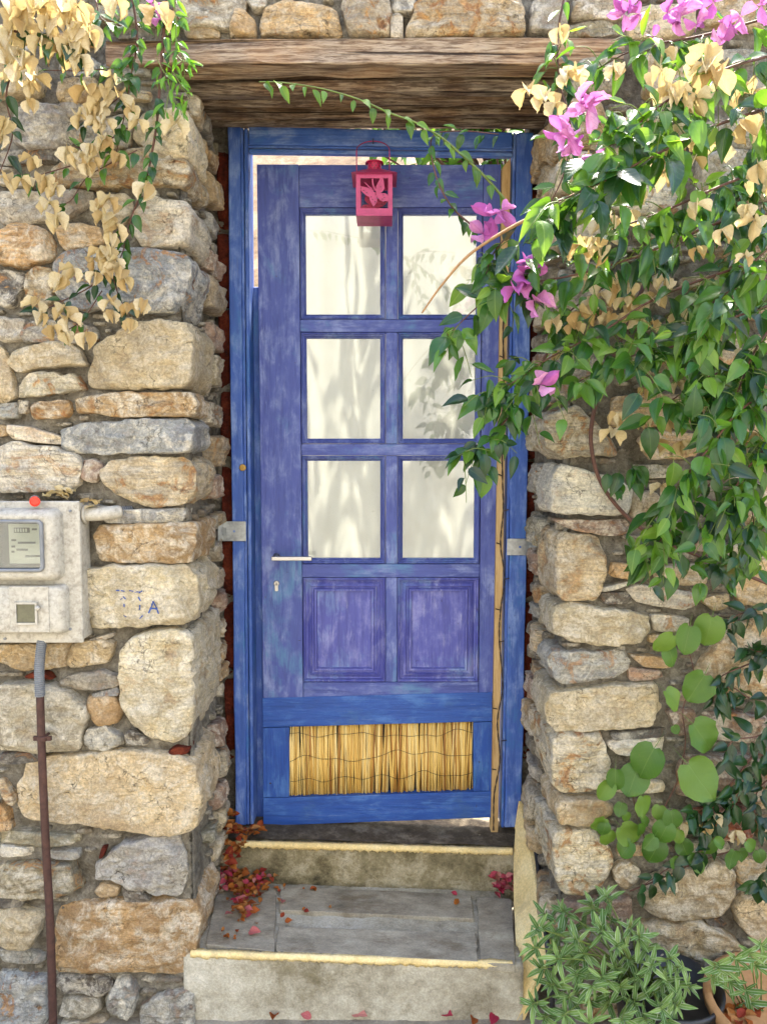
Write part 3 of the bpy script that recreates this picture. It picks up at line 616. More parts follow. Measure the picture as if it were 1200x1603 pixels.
# mortar bed: front and reveal as one folded, lumpy sheet on each side, a band over the lintel, and the solid core
def mortar(pathf, L, z0, z1, du=.0085):
    nu = int(L/du); nv = int((z1-z0)/du); V = []; Fc = []
    for j in range(nv+1):
        z = z0+(z1-z0)*j/nv
        for i in range(nu+1):
            p, nrm = pathf(L*i/nu); q = Vector((p.x, p.y, z))
            d = noise.fractal(q*14, 1.0, 2.0, 3)*.010+noise.noise(q*62)*.0045+noise.noise(q*130)*.002-max(0, noise.noise(q*9+Vector((3, 1, 7)))-.16)*.04
            V.append(q+nrm*d)
    for j in range(nv):
        for i in range(nu): a = j*(nu+1)+i; Fc.append((a, a+1, a+nu+2, a+nu+1))
    return V, Fc
def path_side(xo, x0, x1, s):
    L1 = abs(xo-x0)
    def f(d):
        if d < L1-.02: return Vector((xo+s*d, WY+.014, 0)), Vector((0, -1, 0))
        if d < L1+.02:
            t = (d-L1+.02)/.04*math.pi/2
            return Vector((x0-s*.016-s*.02+s*.02*math.sin(t), WY+.014+.02-.02*math.cos(t), 0)), Vector((s*math.sin(t), -math.cos(t), 0))
        y = WY+.036+(d-L1-.02); return Vector((x0-s*.016+(x1-x0)*(y-WY)/abs(WY), y, 0)), Vector((s, 0, 0))
    return f, L1+.02+(abs(WY)-.036+.1)
f1, L1 = path_side(-1.25, XL0, XL1, 1); V, Fc = mortar(f1, L1, -.01, WTOP); mk('mortar', V, Fc, M['mortar'], wall, smooth=True)
f2, L2 = path_side(1.25, XR0, XR1, -1); V, Fc = mortar(f2, L2, -.01, WTOP); mk('mortar', V, [q[::-1] for q in Fc], M['mortar'], wall, smooth=True)
V, Fc = mortar(lambda d: (Vector((XL0-.03+d, WY+.017, 0)), Vector((0, -1, 0))), XR0-XL0+.06, 2.531, WTOP); mk('mortar', V, Fc, M['mortar'], wall, smooth=True)
core = MB().box(-3.6, XL0-.045, WY+.05, .12, 0, WTOP-.004).box(XR0+.045, 3.6, WY+.05, .12, 0, WTOP-.004).box(XL0-.045, XR0+.045, WY+.05, .12, 2.58, WTOP-.004)
core.box(-3.6, -1.24, WY+.02, WY+.05, 0, WTOP-.006).box(1.24, 3.6, WY+.02, WY+.05, 0, WTOP-.006)
core.box(XL0-.06, -.462, .045, .11, 0, 2.57).box(.448, XR0+.06, .045, .11, 0, 2.57)
core.build('wall_core', M['mortar'], wall)

# blue paint marks on the stone beside the meter box: a faded sketch of strokes and the letter A
from mathutils.bvhtree import BVHTree
mo = WL[MARK.name]; bv = BVHTree.FromPolygons([v.co+mo for v in MARK.data.vertices], [tuple(p.vertices) for p in MARK.data.polygons])
mm = MB(); rp = random.Random(3)
def stroke(a, b_, wpx):
    n = max(2, int(math.dist(a, b_)/2)); a = Vector(a); b_ = Vector(b_); d = (b_-a).normalized(); nn = Vector((-d.y, d.x)); prev = None
    for i in range(n+1):
        c = a+(b_-a)*i/n; ww = wpx*rp.uniform(.5, 1.1)/2; row = []
        for s in (-1, 1):
            q = P(c.x+nn.x*ww*s, c.y+nn.y*ww*s, WY); h = bv.ray_cast(Vector((q.x, WY-.2, q.z)), Vector((0, 1, 0)))
            row.append((h[0] if h[0] else q)-Vector((0, .0012, 0)))
        k0 = len(mm.v); mm.v += row
        if prev is not None: mm.f.append((prev, k0, k0+1, prev+1))
        prev = k0
for a, b_ in (((237,957),(245,938)),((245,938),(254,957)),((240,950),(250,950))): stroke(a, b_, 3.2)
for a, b_ in (((186,922),(192,922)),((194,922),(201,923)),((207,922),(214,923)),((216,924),(225,924)),((222,926),(228,922)),((198,931),(202,935)),((221,932),(225,938)),((200,942),(200,947)),((224,944),(223,952)),((199,960),(204,962)),((224,965),(229,960)),((193,936),(197,934))): stroke(a, b_, 2.0)
o = mm.build('paint_mark', M['bluepaint'], wall); o['label'] = 'faded blue paint strokes and a letter A on a cream stone'

# ================================================================ LINTEL
lin_ = thing('wooden_lintel', (-.02, WY, 2.46), 'old weathered timber lintel of a pale front beam and logs with underside shade in their colour above the door', 'lintel')
def timber(x0, x1, y0, y1, z0, z1, rad, seed, n=56, m=20, wob=.006):
    V = []; Fc = []; so = Vector((seed*3.1, seed*7.7, seed))
    for i in range(n+1):
        x = x0+(x1-x0)*i/n
        for k_ in range(m):
            t = 2*math.pi*k_/m; cx_, cz_ = math.cos(t), math.sin(t); pw = rad
            ex = (abs(cx_)**pw)*(1 if cx_ > 0 else -1); ez = (abs(cz_)**pw)*(1 if cz_ > 0 else -1)
            y = (y0+y1)/2+ex*(y1-y0)/2; z = (z0+z1)/2+ez*(z1-z0)/2
            q = Vector((x*1.6, y*22, z*22))+so; d = noise.fractal(q, 1.0, 2.0, 4)*wob+noise.noise(Vector((x*2.2, y*100, z*100))+so)*wob*.5-max(0, .11-abs(noise.noise(Vector((x*.9, y*34, z*34))+so)))*wob*13
            V.append((x, y+cx_*d, z+cz_*d+.004*noise.noise((x*2, seed, 0))))
    for i in range(n):
        for k_ in range(m): a = i*m+k_; b_ = i*m+(k_+1) % m; Fc.append((a, b_, b_+m, a+m))
    Fc.append(tuple(range(m))[::-1]); Fc.append(tuple(n*m+k_ for k_ in range(m)))
    return V, Fc
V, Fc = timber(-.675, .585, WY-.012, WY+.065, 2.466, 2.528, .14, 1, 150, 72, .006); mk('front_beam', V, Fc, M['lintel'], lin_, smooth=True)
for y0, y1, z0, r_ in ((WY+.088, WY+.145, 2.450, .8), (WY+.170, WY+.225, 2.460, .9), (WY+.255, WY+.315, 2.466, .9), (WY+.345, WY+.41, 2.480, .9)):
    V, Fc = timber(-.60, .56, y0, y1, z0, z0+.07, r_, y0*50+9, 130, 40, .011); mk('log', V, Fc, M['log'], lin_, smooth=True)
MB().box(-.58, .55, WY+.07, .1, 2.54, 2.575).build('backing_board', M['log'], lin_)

# ================================================================ DOOR FRAME
def quadbox(name, q, Y, depth, mat, parent, bevel=.003, seg=2, jit=0.0, nseg=1):
    """prism from four measured corners TL TR BR BL on the plane y = Y, going back by depth"""
    c = [P(x, y, Y) for x, y in q]
    b = MB(); vert = (c[0]-c[3]).length > (c[0]-c[1]).length
    a0, a1, b1, b0 = c
    rows = []
    for i in range(nseg+1):
        t = i/nseg
        if vert: l_, r_ = a0.lerp(b0, t), a1.lerp(b1, t)
        else: l_, r_ = a0.lerp(a1, t), b0.lerp(b1, t)
        if jit and 0 < i < nseg:
            d = (Vector((1, 0, 0)) if vert else Vector((0, 0, 1)))
            l_ = l_+d*noise.noise((t*9, Y, l_.x*7))*jit; r_ = r_+d*noise.noise((t*9, Y+3, r_.x*7))*jit
        rows.append((l_, r_))
    for l_, r_ in rows:
        k0 = len(b.v); b.v += [l_, r_, r_+Vector((0, depth, 0)), l_+Vector((0, depth, 0))]
        if k0: b.f += [(k0-4+i, k0-4+(i+1) % 4, k0+(i+1) % 4, k0+i) for i in range(4)]
    b.f += [(0, 3, 2, 1), tuple(len(b.v)-4+i for i in range(4))]
    return b.build(name, mat, parent, bevel=bevel, seg=seg)
fr_ = thing('door_frame', (-.02, 0, .32), 'worn bright blue wooden door frame set in the stone opening', 'door frame')
quadbox('jamb', [(356,196),(376,196),(386,1292),(368,1292)], 0, .1, M['frameV'], fr_, .004, 3, .003, 24)
quadbox('moulding', [(376.6,200),(381,200),(391,1291),(386.6,1291)], .008, .09, M['frameV'], fr_, .002)
quadbox('moulding', [(381.6,200),(388,200),(397,1291),(391.6,1291)], .002, .09, M['frameV'], fr_, .004, 3)
quadbox('stop_strip', [(389,449),(418,449),(424,1292),(396,1292)], .076, .03, M['frameV'], fr_, .003)
quadbox('head', [(389,197),(802,207),(802,232),(389,226)], 0, .03, M['frameH'], fr_, .004, 3, .003, 20)
quadbox('moulding', [(389,227),(802,233),(802,237),(389,231)], .009, .02, M['frameH'], fr_, .002)
quadbox('moulding', [(389,232),(802,238),(802,245),(389,239)], .003, .022, M['frameH'], fr_, .004, 3)
quadbox('jamb', [(808,207),(835,207),(816,1295),(789,1296)], 0, .1, M['frameV'], fr_, .004, 3, .003, 24)
quadbox('moulding', [(803,207),(807.4,207),(788.4,1296),(784,1296)], .007, .09, M['frameV'], fr_, .003)
# rough red brick edging between the frame and the stone
zs = [2.47, 2.2, 1.97, 1.72, 1.5, 1.27, 1.05, .80, .52]
for i in range(8):
    for x0, x1, sd_ in ((-.512, -.466, 3), (.442, .478, 8)):
        V, Fc = stone_geo([(x0, zs[i+1]+.006), (x1, zs[i+1]+.004), (x1+.001, (zs[i]+zs[i+1])/2), (x1, zs[i]-.004), (x0, zs[i]-.003), (x0+.002, (zs[i]+zs[i+1])/2)], lambda u, v, w_: Vector((u, .052-w_, v)), .026, .05, i*7+sd_)
        mk('brick', V, Fc, M['brick'], wall, smooth=True)

# ================================================================ DOOR
DY = .03
door = thing('door', (-.015, DY, .32), 'blue-violet wooden door with six glass panes, two panels and a reed patch at its foot', 'door')
XA, XB = -.388, .360; ZT = 2.406
cols = [(-.2425, -.009), (.060, .290)]; rows = [(2.261, 1.954), (1.883, 1.568), (1.500, 1.187)]
def bx(name, x0, x1, z0, z1, mat, par=door, y0=DY, dep=.042, bevel=.0025, seg=2): return MB().box(x0, x1, y0, y0+dep, z0, z1).build(name, mat, par, bevel=bevel, seg=seg)
MW = .016   # moulding width round each opening
XS0 = cols[0][0]-MW; XS1 = cols[1][1]+MW; XM0 = cols[0][1]+MW; XM1 = cols[1][0]-MW
bx('stile', XA, XS0-.0006, .735, ZT, M['doorV']); bx('stile', XS1+.0006, XB, .74, ZT, M['doorV'])
bx('rail', XS0, XS1, rows[0][0]+MW, ZT-.001, M['doorH'])
bx('rail', XS0, XS1, rows[1][0]+MW, rows[0][1]-MW, M['doorH']); bx('rail', XS0, XS1, rows[2][0]+MW, rows[1][1]-MW, M['doorH'])
ZL0 = 1.128; bx('lock_rail', XS0, XS1, ZL0, rows[2][1]-MW, M['doorH'])
for a, b_ in rows: bx('muntin', XM0, XM1, b_-MW+.0006, a+MW-.0006, M['doorV'], y0=DY+.0015)
ZP1 = .787; bx('muntin', XM0, XM1, ZP1+.0006, ZL0-.0006, M['doorV'], y0=DY+.001); bx('bottom_rail', XS0, XS1, .735, ZP1, M['doorH'], y0=DY+.0008)
def moulding(name, x0, x1, z0, z1, prof, mat, par):
    """mitred frame swept round the rectangle; prof: (inset, y)"""
    b = MB(); n = len(prof)
    for i, y in prof: b.v += [Vector((x0+i, y, z0+i)), Vector((x1-i, y, z0+i)), Vector((x1-i, y, z1-i)), Vector((x0+i, y, z1-i))]
    for k_ in range(n-1):
        for s in range(4): s2 = (s+1) % 4; b.f.append((k_*4+s, k_*4+s2, k_*4+4+s2, k_*4+4+s))
    return b.build(name, mat, par)
W = MW-.0012
gp = [(0, DY+.03), (0, DY+.001), (.003, DY-.004), (.006, DY-.002), (.007, DY+.003), (.010, DY+.004), (.013, DY+.010), (.016, DY+.013), (.016, DY+.03)]
for (x0, x1) in cols:
    for (a, b_) in rows:
        moulding('moulding', x0-W, x1+W, b_-W, a+W, gp, M['doorV'], door)
        MB().box(x0-.004, x1+.004, DY+.016, DY+.020, b_-.004, a+.004).build('pane', M['glass'], door)
for (x0, x1, z0, z1) in ((XS0+.0015, XM0-.0015, ZP1+.0015, ZL0-.0015), (XM1+.0015, XS1-.0015, ZP1+.0015, ZL0-.0015)):
    pn = MB().box(x0+.03, x1-.03, DY+.010, DY+.03, z0+.03, z1-.03).build('panel', M['panel'], door)
    moulding('moulding', x0, x1, z0, z1, [(0, DY+.03), (0, DY-.001), (.004, DY-.005), (.008, DY-.001), (.009, DY+.009), (.014, DY+.011), (.020, DY+.005), (.026, DY+.001), (.029, DY+.008), (.033, DY+.009), (.037, DY+.000), (.043, DY+.001), (.045, DY+.011), (.05, DY+.013)], M['panel'], pn)
MB().box(XS0-.004, XS1+.004, DY+.034, DY+.040, .738, ZL0+.01).build('light_block_panel', M['doorV'], door)  # added unseen board, blocks light leaking through the gaps round the panels
# added lower part with the reed patch
quadbox('lower_rail', [(410.5,1093),(770,1083.5),(770,1129.5),(411,1139)], DY-.002, .04, M['lowH'], door, .002, 2, .001, 8)
quadbox('lower_stile', [(411,1139.8),(452.5,1138.8),(452.5,1248),(411.7,1249)], DY-.001, .04, M['lowV'], door, .002)
quadbox('lower_stile', [(740.5,1131),(770,1130.2),(770.5,1238),(740.5,1239)], DY-.001, .04, M['lowV'], door, .002)
quadbox('lower_rail', [(411.7,1249.8),(770.5,1238.8),(771,1280),(412,1293)], DY-.002, .04, M['lowH'], door, .002, 2, .001, 8)
b = MB(); rr = random.Random(4); x = -.304
while x < .289:
    r_ = rr.uniform(.0022, .0042); t = (x+.304)/.593
    for _ in range(2 if rr.random() < .5 else 1):
        zb = .40+.022*t+rr.uniform(-.0, .006); zt = .640+.022*t; dx = rr.uniform(-.006, .006); y = DY+.016+rr.uniform(-.004, .006)
        b.tube([(x-dx, y, zb), (x-dx*.2, y-rr.uniform(0, .003), zb*.6+zt*.4), (x+dx, y, zt)], r_, r_*rr.uniform(.8, 1.1), 6)
    x += r_*1.55
o = b.build('reed_mat', M['reed'], door, smooth=True); o['kind'] = 'stuff'; o['label'] = 'patch of split golden reeds tied with wire'
for zz in (.46, .53, .60):
    pts = [Vector((-.304+.593*i/40, DY+.008-.0015*(i % 2), zz+.022*i/40+.028*noise.noise((i*.19, zz*9, 0)))) for i in range(41)]
    MB().tube(pts, .0007, None, 4).build('tie_wire', M['wire'], door)
MB().box(-.306, .291, DY+.03, DY+.034, .39, .665).build('backing', M['dark'], door)
# lever handle and lock
hd = P(433, 871, DY)
h = MB().lathe((hd.x, DY, hd.z), (0, -1, 0), [(0, .011), (.004, .011), (.005, .007), (.045, .007)], 16).build('handle', M['chrome'], door, smooth=True)
lv = MB(); e = P(488, 867, DY-.05); lv.box(hd.x-.009, e.x, DY-.056, DY-.044, hd.z-.0065, hd.z+.0065); lv.build('lever', M['chrome'], h, bevel=.002)
lk = P(433, 917, DY)
l_ = MB().lathe((lk.x, DY+.002, lk.z+.008), (0, -1, 0), [(0, .0088), (.006, .0088), (.007, .0075)], 18).add(*(lambda m_: (m_.v, m_.f))(MB().box(lk.x-.005, lk.x+.005, DY-.005, DY+.002, lk.z-.016, lk.z+.008))).build('lock_cylinder', M['chrome'], door)
MB().box(lk.x-.0012, lk.x+.0012, DY-.0055, DY-.0045, lk.z+.002, lk.z+.012).build('keyhole', M['ink'], l_)

# curtain behind the panes
b = MB(); nx, nz = 110, 40
for j in range(nz+1):
    for i in range(nx+1):
        x = -.335+.67*i/nx; z = 1.13+1.17*j/nz
        y = .105+.010*math.sin(x*42+2.1*noise.noise((x*2, z*.8, 0)))+.006*noise.noise((x*9, z*.9, 4))
        b.v.append(Vector((x, y, z)))
for j in range(nz):
    for i in range(nx): a = j*(nx+1)+i; b.f.append((a, a+1, a+nx+2, a+nx+1))
o = b.build('curtain', M['curtain'], None, smooth=True); tag(o, 'plain cream curtain hanging in folds behind the door panes', 'curtain')

# raw wooden batten with its string of lights
quad = [(786,262),(799,246),(779,1308),(768,1308)]
o = quadbox('wooden_batten', quad, .012, .045, M['rawwood'], None, .0015); tag(o, 'long raw yellowish wooden batten between the door and right jamb', 'batten')
sl = thing('string_light', P(790, 700, 0), 'dark twisted wire with tiny bulbs hanging down the raw batten', 'string light')
pts = [P(x, y, .002) for x, y in ((790,455),(787,520),(788,600),(785,660),(786,745),(787,800),(783,852),(789,905),(783,955),(781,1000),(786,1075),(778,1130),(782,1190),(773,1245),(772,1300))]
pth = catmull(pts, 10); b = MB()
for s in (0, math.pi): b.tube([p+Vector((.0016*math.cos(i*1.1+s), .0016*math.sin(i*1.1+s), 0)) for i, p in enumerate(pth)], .0013, None, 5)
b.build('wire', M['wire'], sl)
for x, y, s in ((786,745,-1),(788,800,1),(783,852,-1),(789,907,1),(782,955,-1),(781,1005,1),(778,1110,-1),(785,1160,1),(776,1205,-1),(786,660,1),(788,560,-1)):
    p = P(x, y, .002); d = Vector((s*.014, -.006, .005)); MB().tube([p, p+d*.6, p+d], .0016, .0022, 6).build('bulb', M['wire'], sl)
# galvanised brackets
def bracket(name, x0, x1, z0, z1, s, label):
    t = thing(name, ((x0+x1)/2, -.004, z0), label, 'bracket', 'galvanised brackets on the door frame')
    pl = MB().box(min(x0, x1), max(x0, x1), -.0045, -.0015, z0, z1).build('plate', M['galv'], t, bevel=.001)
    MB().box(x1-(.003 if s > 0 else 0), x1+(.003 if s < 0 else 0), -.075, -.005, z0+.003, z1-.002).build('flange', M['galv'], t, bevel=.001)
    MB().prism([(x1-s*.012, -.006, z0+.02), (x1-s*.012, -.006, z1-.02), (x1-s*.001, -.03, z1-.02), (x1-s*.001, -.03, z0+.02)], (0, -.002, 0)).build('rib', M['galv'], t)
    for fx, fz in ((.2, .25), (.2, .75), (.5, .5), (.75, .2), (.75, .8)):
        MB().lathe((x0+(x1-x0)*fx, -.0042, z0+(z1-z0)*fz), (0, -1, 0), [(0, .004), (.0012, .0035)], 10).build('rivet', M['galv'] if fx != .5 else M['frameV'], pl)
a = P(385, 816, 0); b_ = P(349, 847, 0); bracket('bracket', a.x, b_.x, b_.z, a.z, -1, 'galvanised angle bracket on the left door jamb')
a = P(793, 843, 0); b_ = P(833, 869, 0); bracket('bracket', a.x, b_.x, b_.z, a.z, 1, 'galvanised angle bracket on the right door jamb')
c = P(380, 732, 0); o = MB().lathe((c.x, 0, c.z), (0, -1, 0), [(0, .0105), (.003, .0105), (.004, .009), (.0042, .004)], 20).build('brass_disc', M['brass'], None, smooth=False); tag(o, 'small round brass disc nailed to the left door jamb', 'disc')

# ================================================================ LANTERN
YF, YB = -.125, -.02
a = P(557, 270, YF); b_ = P(614, 336, YF); LX0, LX1, LZ0, LZ1 = a.x, b_.x, b_.z, a.z
lan = thing('lantern', ((LX0+LX1)/2, (YF+YB)/2, LZ0), 'pink metal lantern with butterfly cut-outs hanging from a nail above the door', 'lantern')
b = MB(); b.box(LX0, LX1, YF, YB, LZ0-.003, LZ0+.003); b.build('base', M['pink'], lan, bevel=.001)
bars = MB(); wS = .0125
for xa in (LX0, LX1-wS):
    for ya in (YF, YB-.0015): bars.box(xa, xa+wS, ya, ya+.0015, LZ0+.003, LZ1)
for ya in (YF, YB-.0015):
    for za in (LZ0+.003, LZ1-.016): bars.box(LX0+wS, LX1-wS, ya+.0003, ya+.0012, za, za+.015)
for xa in (LX0, LX1-.0015):
    for ya in (YF+.0016, YB-wS-.0016): bars.box(xa, xa+.0015, ya, ya+wS, LZ0+.003, LZ1)
    for za in (LZ0+.003, LZ1-.016): bars.box(xa+.0003, xa+.0012, YF+wS+.0016, YB-wS-.0016, za, za+.015)
bars.build('frame', M['pink'], lan)
wx0, wx1, wz0, wz1 = LX0+wS-.002, LX1-wS+.002, LZ0+.016, LZ1-.014
WING = [[(640,655),(662,625),(685,660),(692,720),(702,800),(672,850),(655,865),(600,870),(585,840),(595,760)],
        [(378,765),(440,780),(500,800),(545,838),(590,870),(570,905),(520,930),(470,912),(425,870),(385,815)],
        [(500,918),(560,895),(600,900),(606,985),(588,1030),(556,1075),(535,1030),(512,985)],
        [(585,862),(660,870),(722,876),(752,925),(766,1002),(715,985),(680,1000),(640,975),(606,935)],
        [(430,705),(455,715),(560,830),(548,842)], [(535,660),(555,655),(560,740),(588,822),(572,836),(540,750)]]
def butterfly(ya, mat, flip=False):
    m = MB()
    for pl in WING:
        pts = []
        for x, y in pl:
            u = (x-378)/377; v = (y-640)/470
            if flip: u = 1-u
            pts.append(Vector((wx0+(wx1-wx0)*u, ya, wz1-(wz1-wz0)*v)))
        m.prism(pts, (0, .0012, 0)); ya += .0002
    o = m.build('butterfly', mat, lan)
    d = MB()
    for x, y in ((648,780),(395,798),(428,832),(468,868),(685,900),(698,938),(672,962),(526,930),(544,968),(578,1000)):
        u = (x-378)/377; v = (y-640)/470; u = 1-u if flip else u
        d.lathe((wx0+(wx1-wx0)*u, ya-.0018, wz1-(wz1-wz0)*v), (0, 1, 0), [(0, .0016), (.0004, .0016)], 8)
    d.build('punched_hole', M['dark'], o)
butterfly(YF+.0004, M['pink']); butterfly(YB-.004, M['pinkdark'], True)
rf = MB(); e = .013
rf.v += [Vector(p) for p in ((LX0-e, YF-e, LZ1-.004), (LX1+e, YF-e, LZ1-.004), (LX1+e, YB+e*.6, LZ1-.004), (LX0-e, YB+e*.6, LZ1-.004))]
cx_, cy_ = (LX0+LX1)/2, (YF+YB)/2
rf.v += [Vector(p) for p in ((cx_-.02, cy_-.02, LZ1+.022), (cx_+.02, cy_-.02, LZ1+.022), (cx_+.02, cy_+.02, LZ1+.022), (cx_-.02, cy_+.02, LZ1+.022))]
rf.f += [(0, 1, 5, 4), (1, 2, 6, 5), (2, 3, 7, 6), (3, 0, 4, 7), (4, 5, 6, 7), (3, 2, 1, 0)]
rf.build('roof', M['pink'], lan)
ch = MB().lathe((cx_, cy_, LZ1+.02), (0, 0, 1), [(0, .021), (.022, .021), (.023, .027), (.026, .027), (.0265, .02)], 24).build('chimney', M['pinkdark'], lan, smooth=False)
d = MB()
for row in range(3):
    for k_ in range(12):
        t = 2*math.pi*(k_+.5*(row % 2))/12; nrm = Vector((math.cos(t), math.sin(t), 0)); d.lathe(Vector((cx_, cy_, LZ1+.025+row*.007))+nrm*.0208, nrm, [(0, .0018), (.0006, .0018)], 7)
d.build('punched_hole', M['dark'], ch)
nt = P(584, 221, -.012); hw = (LX1-LX0)/2*.92
pts = []
for i in range(25):
    t = math.pi*i/24; pts.append(Vector((nt.x-hw*math.cos(t)*(1 if True else 1), -.012+(cy_+.012)*(1-math.sin(t))*1.0, nt.z-hw*1.02+hw*1.02*math.sin(t))))
pts = [Vector((pts[0].x, cy_, LZ1+.002))]+pts+[Vector((pts[-1].x, cy_, LZ1+.002))]
MB().tube(pts, .0016, None, 8).build('handle', M['pink'], lan, smooth=True)
o = MB().tube([(nt.x, .01, nt.z-.003), (nt.x, -.018, nt.z-.002), (nt.x, -.022, nt.z+.004)], .0016, None, 7).build('nail', M['ink'], None); tag(o, 'bent iron nail in the frame head holding the pink lantern', 'nail')

# ================================================================ ELECTRICITY METER BOX
mb = thing('meter_box', (-.9, WY, 1.0), 'grimy off-white electricity meter box fixed to the left stone wall', 'meter box')
xr = -.753; zt = P(60, 784, WY-.05).z; zb = P(60, 1005, WY-.05).z; xl = xr-.30
MB().box(xl, xr, WY-.052, WY+.01, zb+.006, zt-.004).build('housing', M['box'], mb, bevel=.006, seg=3)
def R2(x0, y0, x1, y1, Y): a, b_ = P(x0, y0, Y), P(x1, y1, Y); return a.x, b_.x, b_.z, a.z
fx = P(128, 900, WY-.06).x
MB().box(xl-.004, fx, WY-.062, WY-.0525, zb, zt).build('rim', M['box'], mb, bevel=.004, seg=3)
x0, x1, z0, z1 = R2(-70, 797, 92, 912, WY-.1)
wx0, wx1, wz0, wz1 = R2(-40, 816, 68, 893, WY-.1)
b = MB(); b.box(x0, wx0, WY-.1, WY-.0625, z0, z1); b.box(wx1, x1, WY-.1, WY-.0625, z0, z1); b.box(wx0, wx1, WY-.1, WY-.0625, z0, wz0); b.box(wx0, wx1, WY-.1, WY-.0625, wz1, z1)
def rrect(x0, x1, z0, z1, r, n=6):
    pts = []
    for cx, cz, a0 in ((x1-r, z1-r, 0), (x0+r, z1-r, 90), (x0+r, z0+r, 180), (x1-r, z0+r, 270)):
        for i in range(n+1): t = math.radians(a0+90*i/n); pts.append((cx+r*math.cos(t), cz+r*math.sin(t)))
    return pts
def shell(outer, inner, profo, y_in):
    """raised cover: rings from outer profile to a window opening"""
    b = MB(); n = len(outer); cx = sum(p[0] for p in outer)/n; cz = sum(p[1] for p in outer)/n; rings = []
    for ins, y in profo: rings.append([Vector((p[0]-(p[0]-cx)/max(abs(p[0]-cx), abs(p[1]-cz), 1e-6)*ins*1.0, y, p[1]-(p[1]-cz)/max(abs(p[0]-cx), abs(p[1]-cz), 1e-6)*ins)) for p in outer])
    if inner:
        rings.append([Vector((p[0], profo[-1][1], p[1])) for p in inner]); rings.append([Vector((p[0], y_in, p[1])) for p in inner])
    for r_ in rings: b.v += r_
    for k_ in range(len(rings)-1):
        for i in range(n): j = (i+1) % n; b.f.append((k_*n+i, k_*n+j, k_*n+n+j, k_*n+n+i))
    if not inner: b.f.append(tuple((len(rings)-1)*n+i for i in range(n)))
    return b
pr = [(0, WY-.0625), (.001, WY-.075), (.004, WY-.088), (.010, WY-.096), (.018, WY-.1)]
cv = shell(rrect(x0, x1, z0, z1, .022), rrect(wx0, wx1, wz0, wz1, .012), pr, WY-.07).build('cover', M['box'], mb, smooth=True)
shell(rrect(wx0-.004, wx1+.004, wz0-.004, wz1+.004, .014), rrect(wx0+.004, wx1-.004, wz0+.004, wz1-.004, .009), [(0, WY-.099), (.0005, WY-.104), (.002, WY-.106)], WY-.095).build('window_gasket', M['conduit'], cv, smooth=True)
MB().box(wx0, wx1, WY-.094, WY-.092, wz0, wz1).build('window', M['clear'], cv)
MB().box(wx0-.004, wx1+.004, WY-.069, WY-.066, wz0-.004, wz1+.004).build('dark_interior', M['dark'], mb)
mx0, mx1, mz0, mz1 = R2(14, 820, 75, 882, WY-.072); pl = MB().box(mx0, mx1, WY-.075, WY-.0695, mz0, mz1).build('meter_face', M['dial'], mb, bevel=.001)
qx = R2(22, 826, 47, 834, WY-.076); dg = MB().box(qx[0], qx[1], WY-.0762, WY-.0752, qx[2], qx[3]).build('digit_window', M['ink'], pl)
dd = MB()
for i in range(5): s = (qx[1]-qx[0])/6; dd.box(qx[0]+s*(i+.35), qx[0]+s*(i+.95), WY-.0767, WY-.0763, qx[2]+.002, qx[3]-.002)
dd.build('digit_mark', M['dial'], pl)
tx = MB()
for x0_, x1_, y_ in ((28,56,850),(26,44,861),(40,66,871),(18,26,846),(18,24,856),(18,23,864),(50,58,829)): q = R2(x0_, y_-2, x1_, y_+1.2, WY-.076); tx.box(q[0], q[1], WY-.0760, WY-.0753, q[2], q[3])
tx.build('print_line', M['ink'], pl)
x0, x1, z0, z1 = R2(-60, 917, 103, 994, WY-.09)
wx0, wx1, wz0, wz1 = R2(28, 945, 58, 974, WY-.09)
lc = shell(rrect(x0, x1, z0, z1, .014), None, [(0, WY-.0625), (.002, WY-.078), (.006, WY-.086), (.014, WY-.09)], 0).build('lower_cover', M['box'], mb, smooth=True)
q = R2(14, 918, 78, 990, WY-.093); MB().box(q[0], q[1], WY-.0935, WY-.0885, q[2], q[3]).build('lower_plate', M['box'], lc, bevel=.002)
b = MB(); t_ = .005
b.box(wx0-t_, wx1+t_, WY-.099, WY-.094, wz1, wz1+t_).box(wx0-t_, wx1+t_, WY-.099, WY-.094, wz0-t_, wz0).box(wx0-t_, wx0, WY-.099, WY-.094, wz0, wz1).box(wx1, wx1+t_, WY-.099, WY-.094, wz0, wz1); b.build('small_window_frame', M['box'], lc)
MB().box(wx0, wx1, WY-.0955, WY-.0945, wz0, wz1).build('small_window', m_plain('olive_pane', lin(120, 118, 88, .5), .3), lc)
c = P(60, 952, WY-.1); MB().lathe(c, (0, -1, 0), [(0, .006), (.006, .006), (.008, .003)], 14).tube([c+Vector((0, -.006, 0)), c+Vector((.008, -.012, .002))], .0016).build('seal_knob', M['box'], lc, smooth=True)
for sx, sy in ((110,800),(110,985),(8,1000),(84,905)):
    c = P(sx, sy, WY-.064); MB().lathe(c, (0, -1, 0), [(-.002, .0035), (.001, .0035), (.002, .0022)], 10).build('screw', M['conduit'], mb)
# red lens on top, knock-out on the side
c = P(57, 785, WY-.08); rl = MB().lathe(c+Vector((-.012, .02, .003)), (.45, -1, -.1), [(0, .012), (.018, .012), (.019, .0125)], 18).build('lamp_socket', M['conduit'], mb, smooth=True)
MB().lathe(c+Vector((-.0035, .0005, .001)), (.45, -1, -.1), [(0, .0125), (.012, .0122), (.0125, .010), (.008, .009)], 18).build('red_lens', M['red'], rl)
MB().lathe((xr-.0005, WY-.025, P(134, 962, WY).z), (1, 0, 0), [(0, .011), (.0015, .011), (.002, .009)], 20).build('knock_out', M['box'], mb)
